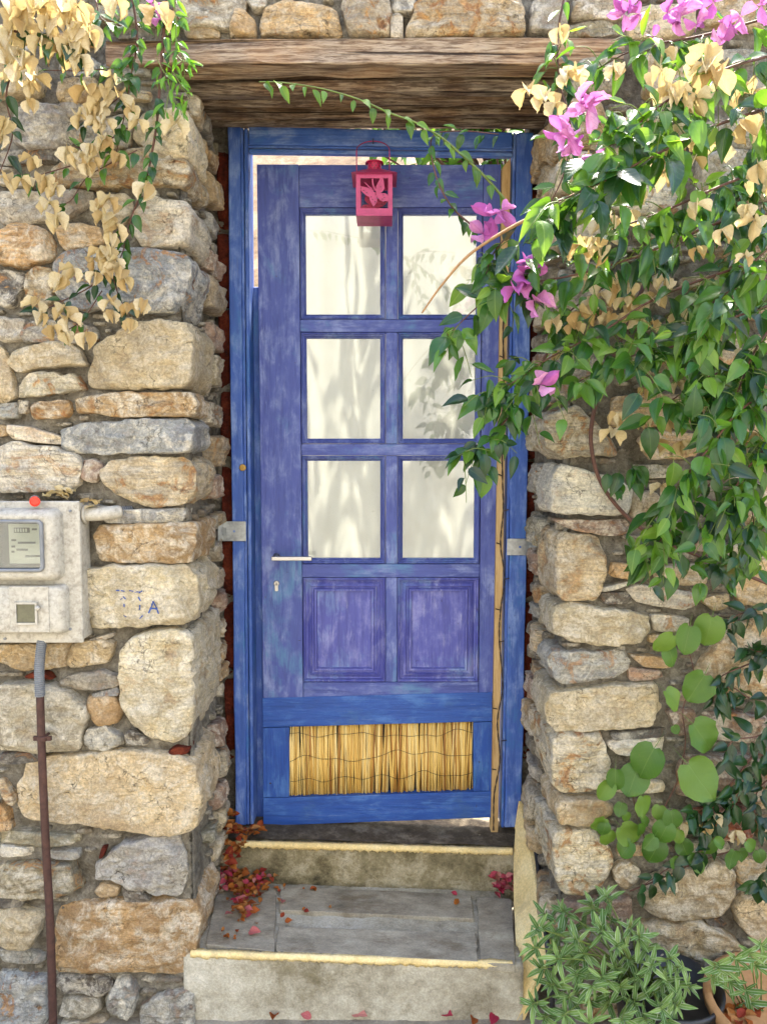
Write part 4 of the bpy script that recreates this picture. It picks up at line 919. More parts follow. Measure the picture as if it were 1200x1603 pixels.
# elbow to the wall
zc = P(150, 805, WY-.03).z
pts = catmull([(xr-.002, WY-.028, zc), (xr+.03, WY-.03, zc), (xr+.06, WY-.026, zc+.003), (xr+.082, WY-.006, zc+.005)], 6)
o = MB().tube(pts, .0175, .0165, 16).lathe((xr+.001, WY-.028, zc), (1, 0, 0), [(0, .024), (.006, .024), (.007, .019)], 20).build('conduit_elbow', M['box'], None, smooth=True); tag(o, 'short pale grey conduit elbow from the meter box into the wall', 'conduit')
b = MB()
for i in range(7): b.lathe((xr+.079+i*.0045, WY-.010+i*.003, zc+.005), (1, .55, 0), [(0, .013), (.0012, .0145), (.0024, .013)], 14)
o2 = b.build('corrugated_end', M['conduit'], o, smooth=True)
# ridged conduit and rusty pipe down to the ground
pp = thing('drop_pipe', P(65, 1500, WY-.03), 'rusty brown pipe with grey ridged sleeve dropping from the meter box', 'pipe')
pA = [P(x, y, WY-.055) for x, y in ((66,1002),(62,1045),(63,1090))]; pth = catmull(pA, 14); b = MB()
for i in range(len(pth)-1):
    d = (pth[i+1]-pth[i]); L = d.length; b.lathe(pth[i], d, [(0, .0105), (L*.3, .0125), (L*.7, .0125), (L, .0105)], 14)
b.build('ridged_sleeve', M['conduit'], pp, smooth=True)
pB = [P(63, 1085, WY-.055), P(66, 1180, WY-.057), P(72, 1320, WY-.06), P(79, 1450, WY-.06), P(84, 1620, WY-.062)]
MB().tube(catmull(pB, 8), .0098, .0105, 14).build('pipe', M['rust'], pp, smooth=True)
c = P(67, 1156, WY-.057); MB().lathe(c-Vector((0, 0, .006)), (0, 0, 1), [(0, .0115), (.001, .013), (.012, .013), (.013, .0115)], 16).box(c.x-.022, c.x+.022, c.y-.004, c.y+.004, c.z-.005, c.z+.006).tube([c+Vector((0, .01, 0)), c+Vector((0, .06, 0))], .004).build('clamp', M['rust'], pp)

# ================================================================ STEPS
st = thing('stone_steps', (-.05, WY, 0), 'two worn concrete and slate doorsteps with yellow painted edges', 'steps')
def zt1(x): return .195+(.163-.195)*(x+.512)/.85
def zt2(x): return .317+(.292-.317)*(x+.457)/.855
def lumpy(name, x0, x1, y0, y1, z0, zt_, mat, amp=.004, du=.012):
    """block with a lumpy front and top"""
    nx = int((x1-x0)/du); path = []
    b = MB(); nz = max(3, int((zt_(0)-z0)/du)); ny = max(3, int((y1-y0)/du)); cols_ = nz+ny+1
    for i in range(nx+1):
        x = x0+(x1-x0)*i/nx
        for j in range(cols_):
            if j <= nz: q = Vector((x, y0, z0+(zt_(x)-z0)*j/nz)); nr = Vector((0, -1, 0))
            else: q = Vector((x, y0+(y1-y0)*(j-nz)/ny, zt_(x))); nr = Vector((0, 0, 1))
            if j == nz: nr = Vector((0, -.7, .7)); q += Vector((0, .004, -.004))
            d = noise.fractal(q*11, 1.0, 2.0, 4)*amp+noise.noise(q*60)*amp*.35; b.v.append(q+nr*d)
    for i in range(nx):
        for j in range(cols_-1): a = i*cols_+j; b.f.append((a, a+cols_, a+cols_+1, a+1))
    b.f.append(tuple(range(cols_))); b.f.append(tuple(nx*cols_+j for j in range(cols_))[::-1])
    return b.build(name, mat, st, smooth=True)
lumpy('lower_riser', -.535, .375, WY+.004, -.06, -.01, lambda x: zt1(x)-.010, M['concrete'], .006)
lumpy('upper_riser', -.52, .43, -.085, .16, .12, lambda x: zt2(x)-.004, M['moss'], .006)
def slab(name, px, zf, mat, th=.022, lift=0.0, dz=0.0):
    c = [PZ(x, y, .182+dz) for x, y in px]; rs_ = random.Random(int(px[0][0])); n = len(c); pts = []
    for i in range(n):
        for k_ in range(8):
            p = c[i].lerp(c[(i+1) % n], k_/8); p.x += rs_.uniform(-.002, .002); p.y += rs_.uniform(-.002, .002); pts.append(Vector((p.x, p.y, zf(p.x)+lift)))
    return MB().prism(pts, (0, 0, -th)).build(name, mat, st, bevel=.002, seg=2)
slab('slab', [(322,1486),(343,1389),(433,1391),(429,1492)], zt1, M['slate'], lift=.001)
slab('slab', [(438,1390),(738,1393),(741,1431),(438,1428)], zt1, M['slate'], lift=.002)
slab('slab', [(436,1454),(744,1452),(748,1497),(432,1492)], zt1, M['slate'], lift=.002)
slab('slab', [(746,1394),(800,1397),(806,1500),(752,1498)], zt1, M['slate'], lift=0)
def nosing(x0, x1, y, zf, hgt, seed):
    b = MB(); n = 240
    for i in range(n+1):
        x = x0+(x1-x0)*i/n; z1_ = zf(x)+.0015; z0_ = z1_-hgt*(1+.12*noise.noise((x*5, seed, 0))+.3*noise.noise((x*75, seed, 2))+.25*noise.noise((x*180, seed, 3))); f_ = .0055+.0008*noise.noise((x*30, seed, 5)); bk = .011+.005*noise.noise((x*40, seed, 9))+.004*noise.noise((x*120, seed, 4))
        b.v += [Vector((x, y-f_*.5, z0_)), Vector((x, y-f_, (z0_+z1_)/2)), Vector((x, y-f_*.4, z1_)), Vector((x, y+bk, z1_)), Vector((x, y+bk, z1_-.01)), Vector((x, y+.008, z0_))]
    for i in range(n):
        for k_ in range(6): a = i*6+k_; c_ = i*6+(k_+1) % 6; b.f.append((a, a+6, c_+6, c_))
    b.f += [tuple(range(6)), tuple(n*6+k_ for k_ in range(6))[::-1]]
    b.build('yellow_edge', M['yellow'], st, smooth=True)
nosing(-.515, .345, WY+.001, zt1, .017, 1.3); nosing(-.46, .402, -.089, zt2, .019, 6.1)
top = MB(); 
for i in range(41):
    x = -.52+.95*i/40
    for j in range(9):
        y = -.07+.17*j/8; q = Vector((x, y, zt2(x)+.0005)); top.v.append(q+Vector((0, 0, noise.fractal(q*18, 1, 2, 3)*.004+.001)))
for i in range(40):
    for j in range(8): a = i*9+j; top.f.append((a, a+9, a+10, a+1))
top.build('sill', M['sill'], st, smooth=True)
# yellow flank board on the right of the steps and the hose behind it
b = MB(); T_ = [P(812,1255,-.012), P(822,1300,-.09), P(836,1375,-.22), P(850,1455,WY+.05), P(856,1500,WY+.01)]; B_ = [P(806,1296,-.03), P(803,1345,-.10), P(803,1405,-.2), P(806,1475,-.34), P(808,1600,WY+.0)]
T_, B_ = catmull(T_, 5), catmull(B_, 5)
for t, q in zip(T_, B_): b.v += [t, q, q+Vector((.02, .004, 0)), t+Vector((.016, .004, 0))]
for i in range(len(T_)-1):
    for k_ in range(4): b.f.append((i*4+k_, i*4+(k_+1) % 4, i*4+4+(k_+1) % 4, i*4+4+k_))
b.f += [(0, 1, 2, 3), tuple(len(b.v)-4+i for i in range(4))[::-1]]
o = b.build('flank_board', M['yellow'], None, smooth=False, bevel=.002); tag(o, 'pale yellow tapering board flanking the steps beside the right wall', 'board')
o = MB().tube(catmull([P(823,1270,-.03), P(838,1330,-.16), P(846,1400,-.28), P(855,1470,WY+.03), P(862,1540,WY-.01), P(866,1640,WY-.02)], 8), .0075, None, 10).build('black_hose', M['black'], None, smooth=True); tag(o, 'thin black hose running down beside the yellow flank board', 'hose')

# ================================================================ LEAVES AND FLOWERS
def leaf_geo(wid, fold, curl, tip, twist=0.0, pet=.2, notch=0.0, rows=None, waviness=.02, seed=0, cup=1.25):
    rows = rows or [(0, .0), (.06, .5), (.18, .86), (.34, 1), (.52, .9), (.7, .62), (.85, .3), (1, 0)]
    v = []; uv = []; f = []; n = len(rows); S5 = (-1, -.55, 0, .55, 1)
    for i, (x, w_) in enumerate(rows):
        hw = w_*wid/2; z = -curl*x*x+tip*x; y0 = twist*x*x
        nb = notch*max(0, 1-x/.18)
        for s in S5:
            yy = y0+s*hw*(1-.12*fold); zz = z+(abs(s)**cup)*hw*fold+(noise.noise((x*5+seed*1.3, s*2.3, seed*5.1)))*waviness*(.4+abs(s))
            v.append((x-nb*abs(s), yy, zz)); uv.append((x, .5+s*hw))
    for i in range(n-1):
        for q in range(4): a = i*5+q; f.append((a, a+5, a+6, a+1))
    k0 = len(v)
    if pet:
        v += [(-pet, .0, -pet*.35), (0, -.012, 0), (0, .012, 0)]; uv += [(0, .5)]*3; f.append((k0, k0+1, k0+2))
    return v, f, uv
def rotm(v, m): return [tuple(m @ Vector(p)) for p in v]
def flower_geo(spread, wid, seed, crinkle):
    rr = random.Random(seed); V = []; Fc = []; U = []
    rows = [(0, .1), (.08, .58), (.2, .88), (.35, 1), (.5, .97), (.64, .8), (.78, .52), (.9, .22), (1, .0)]
    for k_ in range(3):
        v, f, uv = leaf_geo(wid*rr.uniform(.85, 1.1), .75+crinkle, rr.uniform(-.25, .4), rr.uniform(-.1, .25), rr.uniform(-.12, .12), 0, rows=rows, waviness=.07+crinkle*.2, seed=seed+k_*1.7, cup=2.0)
        m = Matrix.Rotation(2.094*k_+rr.uniform(-.3, .3), 3, 'X') @ Matrix.Rotation(spread*rr.uniform(.6, 1.3), 3, 'Y') @ Matrix.Rotation(math.pi, 3, 'X')
        o = len(V); V += rotm([(p[0], p[1], p[2]+.02) for p in v], m); Fc += [tuple(i+o for i in q) for q in f]; U += uv
    o = len(V); V += [(-.35, 0, 0), (0, -.02, 0), (0, .02, 0)]; U += [(0, .5)]*3; Fc.append((o, o+1, o+2))
    for k_ in range(3):
        t = 2.094*k_+1; o = len(V); V += [(0, .03*math.cos(t), .03*math.sin(t)), (0, .05*math.cos(t+.5), .05*math.sin(t+.5)), (.5, .07*math.cos(t), .07*math.sin(t))]; U += [(.2, .5)]*3; Fc.append((o, o+1, o+2))
    return V, Fc, U
def to_mesh(name, g, mat):
    v, f, uv = g; me = bpy.data.meshes.new(name); me.from_pydata(v, [], f); me.materials.append(mat)
    me.polygons.foreach_set('use_smooth', [True]*len(me.polygons)); ul = me.uv_layers.new(name='UVMap')
    for i, l in enumerate(me.loops): ul.data[i].uv = uv[l.vertex_index]
    me.update(); return me
ROUND = [(0, .3), (.03, .62), (.12, .9), (.3, 1.04), (.5, 1.03), (.7, .86), (.87, .56), (.97, .2), (1, 0)]
NARROW = [(0, 0), (.08, .4), (.25, .85), (.45, 1), (.65, .9), (.82, .58), (.94, .25), (1, 0)]
GEO = {}
GEO['vine'] = [leaf_geo(w_, fo, cu, ti, tw, .2, 0, None, .03, i) for i, (w_, fo, cu, ti, tw) in enumerate(((.52,.45,.25,.05,.06),(.58,.3,.4,.15,-.08),(.46,.6,.15,.0,.1),(.55,.2,.55,.2,.0),(.44,.7,.35,.1,-.12),(.5,.35,-.15,-.1,.05)))]
GEO['round'] = [leaf_geo(w_, fo, cu, ti, tw, .6, .12, ROUND, .10, i+9) for i, (w_, fo, cu, ti, tw) in enumerate(((.98,.22,.25,.05,.0),(1.04,.38,.15,.0,.04),(.94,-.15,.45,.1,-.04),(.9,.5,.3,.1,.08),(1.0,.1,-.2,-.05,-.06)))]
GEO['sage'] = [leaf_geo(w_, fo, cu, ti, tw, .12, 0, NARROW, .02, i+20) for i, (w_, fo, cu, ti, tw) in enumerate(((.26,.35,.25,.1,.05),(.3,.45,.4,.2,.03),(.24,.3,.1,.05,-.08),(.28,.5,.5,.15,.1)))]
GEO['dry'] = [flower_geo(.26+.1*(i % 4), .74, 31+i, .5) for i in range(8)]
GEO['pink'] = [flower_geo(.45+.13*(i % 3), .66, 61+i, .3) for i in range(6)]
GEO['single'] = [leaf_geo(.72, .3+.15*i, .3-.1*i, .1, .05, 0, 0, [(0, .15), (.1, .65), (.3, .97), (.5, 1), (.7, .72), (.88, .3), (1, .02)], .09, i+40) for i in range(4)]
MESH = {}
def meshes(kind, mat):
    if (kind, mat) not in MESH: MESH[(kind, mat)] = [to_mesh('%s_%s' % (kind, mat), g, M[mat]) for g in GEO[kind]]
    return MESH[(kind, mat)]
def orient(pos, d, nrm, size):
    x = Vector(d).normalized(); z = Vector(nrm)-x*Vector(nrm).dot(x)
    if z.length < 1e-3: z = x.orthogonal()
    z.normalize(); y = z.cross(x)
    m = Matrix((x, y, z)).transposed()*size
    return Matrix.Translation(pos) @ m.to_4x4()
def place_m(name, me, mat4, parent):
    o = bpy.data.objects.new(name, me); COL.objects.link(o); o.parent = parent
    o.matrix_local = (Matrix.Translation(-WL[parent.name]) if parent is not None else Matrix.Identity(4)) @ mat4
    WL[o.name] = mat4.translation.copy(); return o
class Plant:
    def __init__(s, name, base, label, cat, seed=1):
        s.root = thing(name, base, label, cat); s.stems = {}; s.items = []; s.r = random.Random(seed)
    def stem(s, pts, r0, r1, mat='stem', per=6, twig=False):
        p = catmull(pts, per); s.stems.setdefault((mat, twig), []).append((p, r0, r1)); return p
    def put(s, kind, mat, pos, d, nrm, size, name='leaf'): s.items.append((kind, mat, s.r.randrange(len(GEO[kind])), orient(pos, d, nrm, size), name))
    def leaves(s, path, n, size, kind='vine', mat='leaf', hang=.8, t0=0.0, spread=.7, name='leaf', out=.012):
        r = s.r
        for i in range(n):
            t = t0+(1-t0)*(i+r.random()*.8)/n; k_ = min(len(path)-2, int(t*(len(path)-1))); p = path[k_].lerp(path[k_+1], t*(len(path)-1)-k_)
            ax = (path[k_+1]-path[k_]).normalized(); sd_ = (1 if i % 2 else -1)
            lat = ax.cross(Vector((0, -1, 0))); lat = lat.normalized() if lat.length > .1 else Vector((1, 0, 0))
            d = lat*sd_*spread*r.uniform(.5, 1.2)+ax*.45*r.uniform(.2, 1.3)+Vector((r.uniform(-.3, .3), r.uniform(-.75, .1), -hang*r.uniform(.4, 1.3)))
            nrm = Vector((r.uniform(-.55, .55), r.uniform(-1.1, -.2), r.uniform(.0, 1.0)))
            sz = size*r.uniform(.7, 1.25); s.put(kind, mat, p+d.normalized()*sz*.2, d, nrm, sz, name)
    def finish(s, maxobj=300):
        for (mat, twig), L in s.stems.items():
            if twig:
                b = MB()
                for p, r0, r1 in L: b.tube(p, r0, r1, 5)
                b.build('twig', M[mat], s.root, smooth=True)['kind'] = 'stuff'
            else:
                for p, r0, r1 in L: MB().tube(p, r0, r1, 7).build('stem', M[mat], s.root, smooth=True)
        byn = {}
        for it in s.items: byn.setdefault(it[4], []).append(it)
        cpos = Vector((CX, CY, CZ))
        for nm, its in byn.items():
            def score(it):
                p = it[3].translation; sz = it[3].to_scale().x
                return (1 if in_view(p) else 0)*sz/(p-cpos).length
            its.sort(key=score, reverse=True)
            for kind, mat, idx, m4, _ in its[:maxobj]: place_m(nm, meshes(kind, mat)[idx], m4, s.root)
            rest = its[maxobj:]
            bym = {}
            for it in rest: bym.setdefault(it[1], []).append(it)
            for mat, L in bym.items():
                V = []; Fc = []; U = []
                for kind, _, idx, m4, _ in L:
                    v, f, uv = GEO[kind][idx]; o0 = len(V); V += [m4 @ Vector(p) for p in v]; Fc += [tuple(i+o0 for i in q) for q in f]; U += uv
                o = mk('foliage' if nm == 'leaf' else 'flower_mass', V, Fc, M[mat], s.root, smooth=True, uvs=U); o['kind'] = 'stuff'
def PP(L, Y): return [P(q[0], q[1], q[2] if len(q) > 2 else Y) for q in L]

# ---- large bougainvillea on the right
bg_ = Plant('bougainvillea', P(1250, 500, -.6), 'large bougainvillea with green leaves and magenta flowers covering the right wall', 'bougainvillea', 3)
BR = [
([(1230,20,-.55),(1100,55,-.66),(1000,75,-.70),(930,110,-.66)], 16, .062, .003),
([(1230,80,-.70),(1130,110,-.80),(1040,160,-.86),(980,210,-.88),(920,250,-.86)], 26, .068, .0035),
([(885,-20,-.52),(872,60,-.54),(876,130,-.56),(892,195,-.62),(884,265,-.66),(858,325,-.66)], 16, .05, .003),
([(1230,160,-.75),(1110,200,-.85),(1010,250,-.92),(930,290,-.92),(862,320,-.88)], 26, .072, .004),
([(1230,250,-.70),(1130,290,-.78),(1040,330,-.82),(960,360,-.82),(880,400,-.78)], 22, .066, .0035),
([(1230,330,-.60),(1120,350,-.66),(1000,400,-.70),(900,430,-.72),(820,445,-.70),(760,470,-.68),(700,525,-.66)], 30, .062, .0035),
([(1230,400,-.58),(1120,430,-.62),(1020,470,-.66),(940,520,-.68),(860,560,-.68),(800,600,-.68),(755,620,-.66)], 30, .060, .0035),
([(860,545,-.66),(820,620,-.66),(770,680,-.66),(715,715,-.66)], 15, .058, .003),
([(1230,470,-.60),(1140,500,-.66),(1060,540,-.70),(980,560,-.70),(900,600,-.66)], 26, .062, .003),
([(1230,540,-.60),(1130,580,-.68),(1060,620,-.70),(1010,660,-.68)], 20, .060, .003),
([(1230,600,-.66),(1160,640,-.74),(1110,700,-.76),(1060,760,-.74),(1030,800,-.70)], 24, .066, .003),
([(1230,690,-.66),(1180,720,-.72),(1140,780,-.72),(1110,830,-.70)], 14, .062, .003),
([(1120,750,-.66),(1060,800,-.68),(1030,850,-.68),(1000,870,-.66)], 15, .06, .0025),
([(1230,330,-.5),(1150,400,-.52),(1080,470,-.54),(1000,520,-.54)], 16, .056, .003),
([(1230,200,-.52),(1150,290,-.54),(1080,370,-.56),(980,430,-.56)], 16, .056, .003),
([(960,440,-.5),(900,480,-.52),(860,520,-.54)], 12, .054, .003),
([(1200,430,-.48),(1130,520,-.5),(1060,600,-.5)], 14, .054, .003),
([(800,360,-.66),(770,400,-.66),(760,430,-.66)], 9, .05, .002),
([(1230,360,-.70),(1170,420,-.74),(1120,480,-.74),(1080,540,-.72)], 20, .062, .003),
([(1230,480,-.68),(1180,550,-.72),(1150,620,-.72),(1120,660,-.70)], 18, .062, .003),
([(1240,620,-.66),(1200,690,-.70),(1175,760,-.70),(1180,830,-.68)], 18, .06, .003),
([(1230,120,-.62),(1180,250,-.66),(1150,330,-.66)], 16, .06, .003),
([(1230,780,-.6),(1170,830,-.62),(1120,880,-.6)], 12, .056, .0025),
]
for L, n, sz, rad in BR:
    p = bg_.stem(PP(L, -.6), rad, .0012); bg_.leaves(p, int(n*.95), sz)
    for i in range(int(n*.8)):
        k_ = bg_.r.randrange(2, len(p)); q = p[k_]; d = Vector((bg_.r.uniform(-.09, .07), bg_.r.uniform(-.08, .07), bg_.r.uniform(-.12, .05)))
        sp = [q, q+d*.5+Vector((0, -.01, .012)), q+d]; sp = bg_.stem(sp, .0014, .0007, 'greenstem', 4, True); bg_.leaves(sp, bg_.r.choice((2, 3, 4)), sz*.85, mat=bg_.r.choice(('leaf', 'leafdark', 'leaf', 'leaflight')))
p = bg_.stem(PP([(1010,440,-.5),(955,570,-.50),(930,640,-.5),(925,700,-.5),(945,765,-.5),(1000,825,-.5),(1080,865,-.5),(1230,925,-.5)], -.5), .0055, .0045, 'stem', 10)
for x, y in ((985,850),(1010,880),(1045,900),(1060,880),(1090,870),(1110,890),(1130,905),(1100,905),(960,740),(968,755),(985,740),(1000,730),(1135,870),(1145,895),(1120,850)):
    for _ in range(2): bg_.put('vine', 'leaf', P(x+bg_.r.uniform(-10, 10), y+bg_.r.uniform(-12, 8), -.54), (bg_.r.uniform(-.6, .6), -.3, -1), (bg_.r.uniform(-.5, .5), -.9, .4), bg_.r.uniform(.04, .062))
# long shoot across the lintel, a second drooping shoot and the bare twig
p = bg_.stem(PP([(405,128),(440,129),(500,138),(560,155),(610,177),(650,192),(690,215),(725,245),(760,278),(800,325)], -.55), .0012, .0034, 'greenstem', 6); bg_.leaves(p, 30, .034, mat='leaflight', hang=1.0, spread=.5)
p = bg_.stem(PP([(780,210,-.50),(720,205,-.50),(676,215,-.5),(682,275,-.52),(708,325,-.55),(750,362,-.58)], -.5), .0012, .0025, 'stem', 6); bg_.leaves(p, 24, .032, mat='leaf', hang=1.0, spread=.5)
tw = bg_.stem(PP([(905,302,-.72),(862,326,-.72),(800,356,-.72),(735,398,-.72),(692,445,-.72),(660,490,-.72)], -.7), .0052, .0018, 'twig', 6)
# flowers
for x, y, sz, Y in ((768,338,.052,-.66),(785,330,.046,-.66),(756,366,.042,-.66),(820,428,.056,-.74),(806,450,.05,-.74),(836,470,.05,-.74),(846,602,.048,-.72),(918,172,.044,-.9),(908,160,.04,-.9),(926,160,.036,-.9),(888,213,.044,-.9),(878,205,.038,-.9),(898,220,.036,-.9),(932,246,.03,-.9),(985,10,.045,-.66),(1000,22,.042,-.66),(975,22,.036,-.66),(1045,20,.042,-.68),(1065,10,.045,-.68),(1058,28,.036,-.68),(1115,4,.044,-.68),(1090,38,.036,-.68),(1022,58,.028,-.66),(1140,44,.04,-.7),(1158,26,.042,-.7),(1130,62,.036,-.7),(1192,8,.044,-.7),(820,415,.045,-.74)):
    bg_.put('pink', 'bract', P(x, y, Y), (bg_.r.uniform(-.8, .8), -.7, bg_.r.uniform(-.8, .5)), (bg_.r.uniform(-1, 1), 0, 1), sz*1.05, 'flower')
DRY = ((875,55,.9),(825,150,.9),(852,160,1),(868,172,.9),(900,118,.8),(886,125,.8),(1035,122,1.1),(1050,145,1.2),(1064,158,1.2),(1108,82,1.1),(1118,122,1.2),(1132,135,1.2),(1180,152,1.3),(1196,190,1),(1062,228,1),(1080,222,1.1),(1072,205,1),(1015,268,.9),(1036,280,.9),(1086,258,.8),(1050,255,1),(945,350,1),(966,358,1.1),(905,395,.8),(925,385,.8),(938,400,.9),(866,512,.8),(908,500,.9),(898,520,.8),(945,452,1),(940,470,.9),(970,440,.8),(982,455,.8),(976,478,.8),(992,490,.8),(985,505,.8),(1000,505,.7),(1022,515,.7),(1130,490,.8),(966,662,.8),(976,658,.8),(958,685,.8),(1002,664,.8),(1052,668,.8),(1028,700,.9),(1132,602,1.1),(1124,632,1.1),(1150,712,1.2),(1162,722,1.1),(1142,728,1),(1066,702,.8),(1015,866,.8),(1036,772,.8),(1190,292,1),(1186,268,.9),(1126,236,.9),(1180,356,.9),(1170,332,.8),(936,272,.9),(924,258,.8),(1100,110,.9),(1090,165,.9),(1040,90,.8),(960,115,.7),(1010,470,.7),(1060,500,.7),(1110,530,.7),(905,445,.7),(1165,410,.7),(1090,400,.7),(1000,430,.8),(1040,450,.8),(1020,480,.8),(955,505,.8),(925,480,.8),(1080,560,.8),(1100,640,.8),(1180,620,.9),(1170,560,.8),(1090,330,.8),(1130,370,.8),(870,560,.7),(1010,620,.7),(1060,610,.7),(1185,690,.9),(1120,680,.8),(985,310,.9),(1165,200,1.1))
for x, y, s_ in DRY:
    Y = (-.64 if y > 420 else (-.86 if x > 900 and bg_.r.random() < .6 else -.72))
    bg_.put('dry', 'dry', P(x, y-12, Y), (bg_.r.uniform(-.45, .45), bg_.r.uniform(-.5, .1), -1), (bg_.r.uniform(-1, 1), -.5, 0), .043*s_*bg_.r.uniform(.85, 1.2), 'dry_flower')
bg_.finish()

# ---- bougainvillea hanging on the left, mostly dry bracts
bl = Plant('dry_bougainvillea', P(150, 0, -.6), 'hanging bougainvillea with papery cream dry bracts on the upper left wall', 'bougainvillea', 8)
for L, n, sz, rad in (
 ([(-30,30,-.6),(60,60,-.62),(120,70,-.6),(150,40,-.58)], 14, .048, .003), ([(20,-20,-.58),(25,80,-.58),(10,150,-.56),(20,210,-.54),(0,270,-.52)], 14, .045, .003),
 ([(262,-20,-.52),(256,60,-.53),(250,140,-.53),(246,190,-.53),(236,250,-.52),(226,290,-.52),(204,345,-.52),(194,390,-.52),(180,420,-.52)], 40, .036, .0042),
 ([(205,-20,-.54),(215,60,-.54),(205,120,-.54),(195,180,-.53),(180,250,-.53)], 26, .038, .003), ([(225,60,-.54),(190,100,-.54),(140,110,-.55),(70,110,-.55)], 12, .036, .002),
 ([(190,150,-.53),(150,180,-.54),(120,200,-.54)], 8, .036, .0018), ([(200,200,-.53),(150,230,-.53),(110,230,-.53)], 10, .036, .0018), ([(110,260,-.52),(60,275,-.52),(40,285,-.52)], 6, .036, .0015),
 ([(215,235,-.53),(140,275,-.52),(110,315,-.52),(78,320,-.52)], 8, .034, .0015), ([(175,420,-.52),(140,450,-.52),(90,475,-.53),(60,490,-.53)], 12, .036, .002), ([(175,425,-.52),(185,460,-.52),(200,490,-.52)], 10, .034, .0018),
 ([(160,455,-.52),(130,500,-.52),(100,520,-.52)], 5, .034, .0015), ([(150,0,-.56),(160,30,-.56),(190,40,-.56)], 8, .05, .002), ([(215,20,-.52),(270,20,-.52),(285,40,-.52)], 9, .04, .002)):
    p = bl.stem(PP(L, -.55), rad, .001); bl.leaves(p, n, sz, mat=bl.r.choice(('leafdark', 'leaf')), hang=.9)
DL = [(25,20),(60,5),(15,62),(55,25),(100,12),(78,42),(45,50),(88,68),(108,30),(132,48),(142,62),(112,78),(10,84),(28,90),(30,104),(125,98),(182,10),(245,24),(20,128),(45,142),(46,168),(56,132),(135,148),(175,132),(166,152),(186,158),(142,182),(152,198),(166,198),(156,172),(206,178),(216,198),(160,228),(125,192),(10,198),(5,222),(105,242),(120,252),(142,238),(146,258),(166,228),(186,252),(136,268),(50,258),(35,292),(70,288),(5,288),(86,302),(76,328),(86,348),(156,328),(170,322),(166,348),(182,362),(176,378),(230,300),(166,398),(160,404),(168,422),(176,432),(182,418),(115,432),(96,442),(150,438),(196,448),(172,482),(176,498),(202,488),(206,512),(60,482),(66,502),(100,492),(106,508),(82,522),(102,532),(136,532),(226,482),(146,418),(186,432),(276,202),(72,15),(118,55),(95,90),(65,70),(35,35),(120,20)]
for x, y in DL:
    bl.put('dry', 'dry', P(x, y-12, -.56 if y > 110 else -.62), (bl.r.uniform(-.4, .4), bl.r.uniform(-.5, .1), -1), (bl.r.uniform(-1, 1), -.5, 0), (.036 if y > 110 else .046)*bl.r.uniform(.85, 1.25), 'dry_flower')
for x, y in ((238,8),(250,30)): bl.put('pink', 'bract', P(x, y, -.54), (.2, -1, -.3), (1, 0, 1), .035, 'flower')
bl.finish()
# ---- bright green jasmine tip
ja = Plant('jasmine_vine', P(270, 0, -.5), 'bright lime-green leafy vine tip hanging left of the timber lintel', 'vine', 5)
for L, n in (([(272,-20),(276,60),(270,110),(262,160),(255,195)], 10), ([(272,80),(285,95),(300,98)], 6), ([(270,110),(285,135),(298,155)], 8), ([(268,125),(255,110),(245,90)], 7), ([(265,150),(280,165),(285,180)], 6), ([(275,60),(285,85),(290,120)], 8)):
    p = ja.stem(PP(L, -.555), .0016, .0008, 'greenstem'); ja.leaves(p, n, .036, 'sage', 'jasmine', .7)
ja.finish()
# ---- dark glossy creeper, lower right
dc = Plant('dark_creeper', P(1230, 1100, -.48), 'dark glossy small-leaved creeper on the lower right wall', 'creeper', 12)
for L in ([(1240,850),(1200,835),(1165,825)], [(1240,930),(1195,950),(1150,965),(1130,990)], [(1240,1000),(1190,1020),(1165,1010)], [(1240,1010),(1170,1040),(1125,1062),(1115,1100)], [(1230,1080),(1180,1095),(1140,1075),(1125,1110)], [(1240,1110),(1190,1150),(1145,1160),(1130,1195)], [(1240,1160),(1195,1190),(1160,1235),(1130,1250)], [(1240,1200),(1190,1230),(1180,1270),(1190,1300)], [(1180,1180),(1140,1230),(1110,1262),(1075,1268)], [(1150,1250),(1120,1285),(1090,1300)], [(1240,1320),(1195,1370),(1185,1385)], [(1120,1320),(1060,1350),(1000,1390)]):
    p = dc.stem(PP(L, -.50), .0025, .001); dc.leaves(p, 19, .046, 'vine', 'leafdark', .6)
for x, y in ((1115,1275),(1105,1285),(1065,1290),(1150,1300)): dc.put('dry', 'dry', P(x, y, -.5), (.2, -.3, -1), (1, -.5, 0), .035, 'dry_flower')
dc.finish()
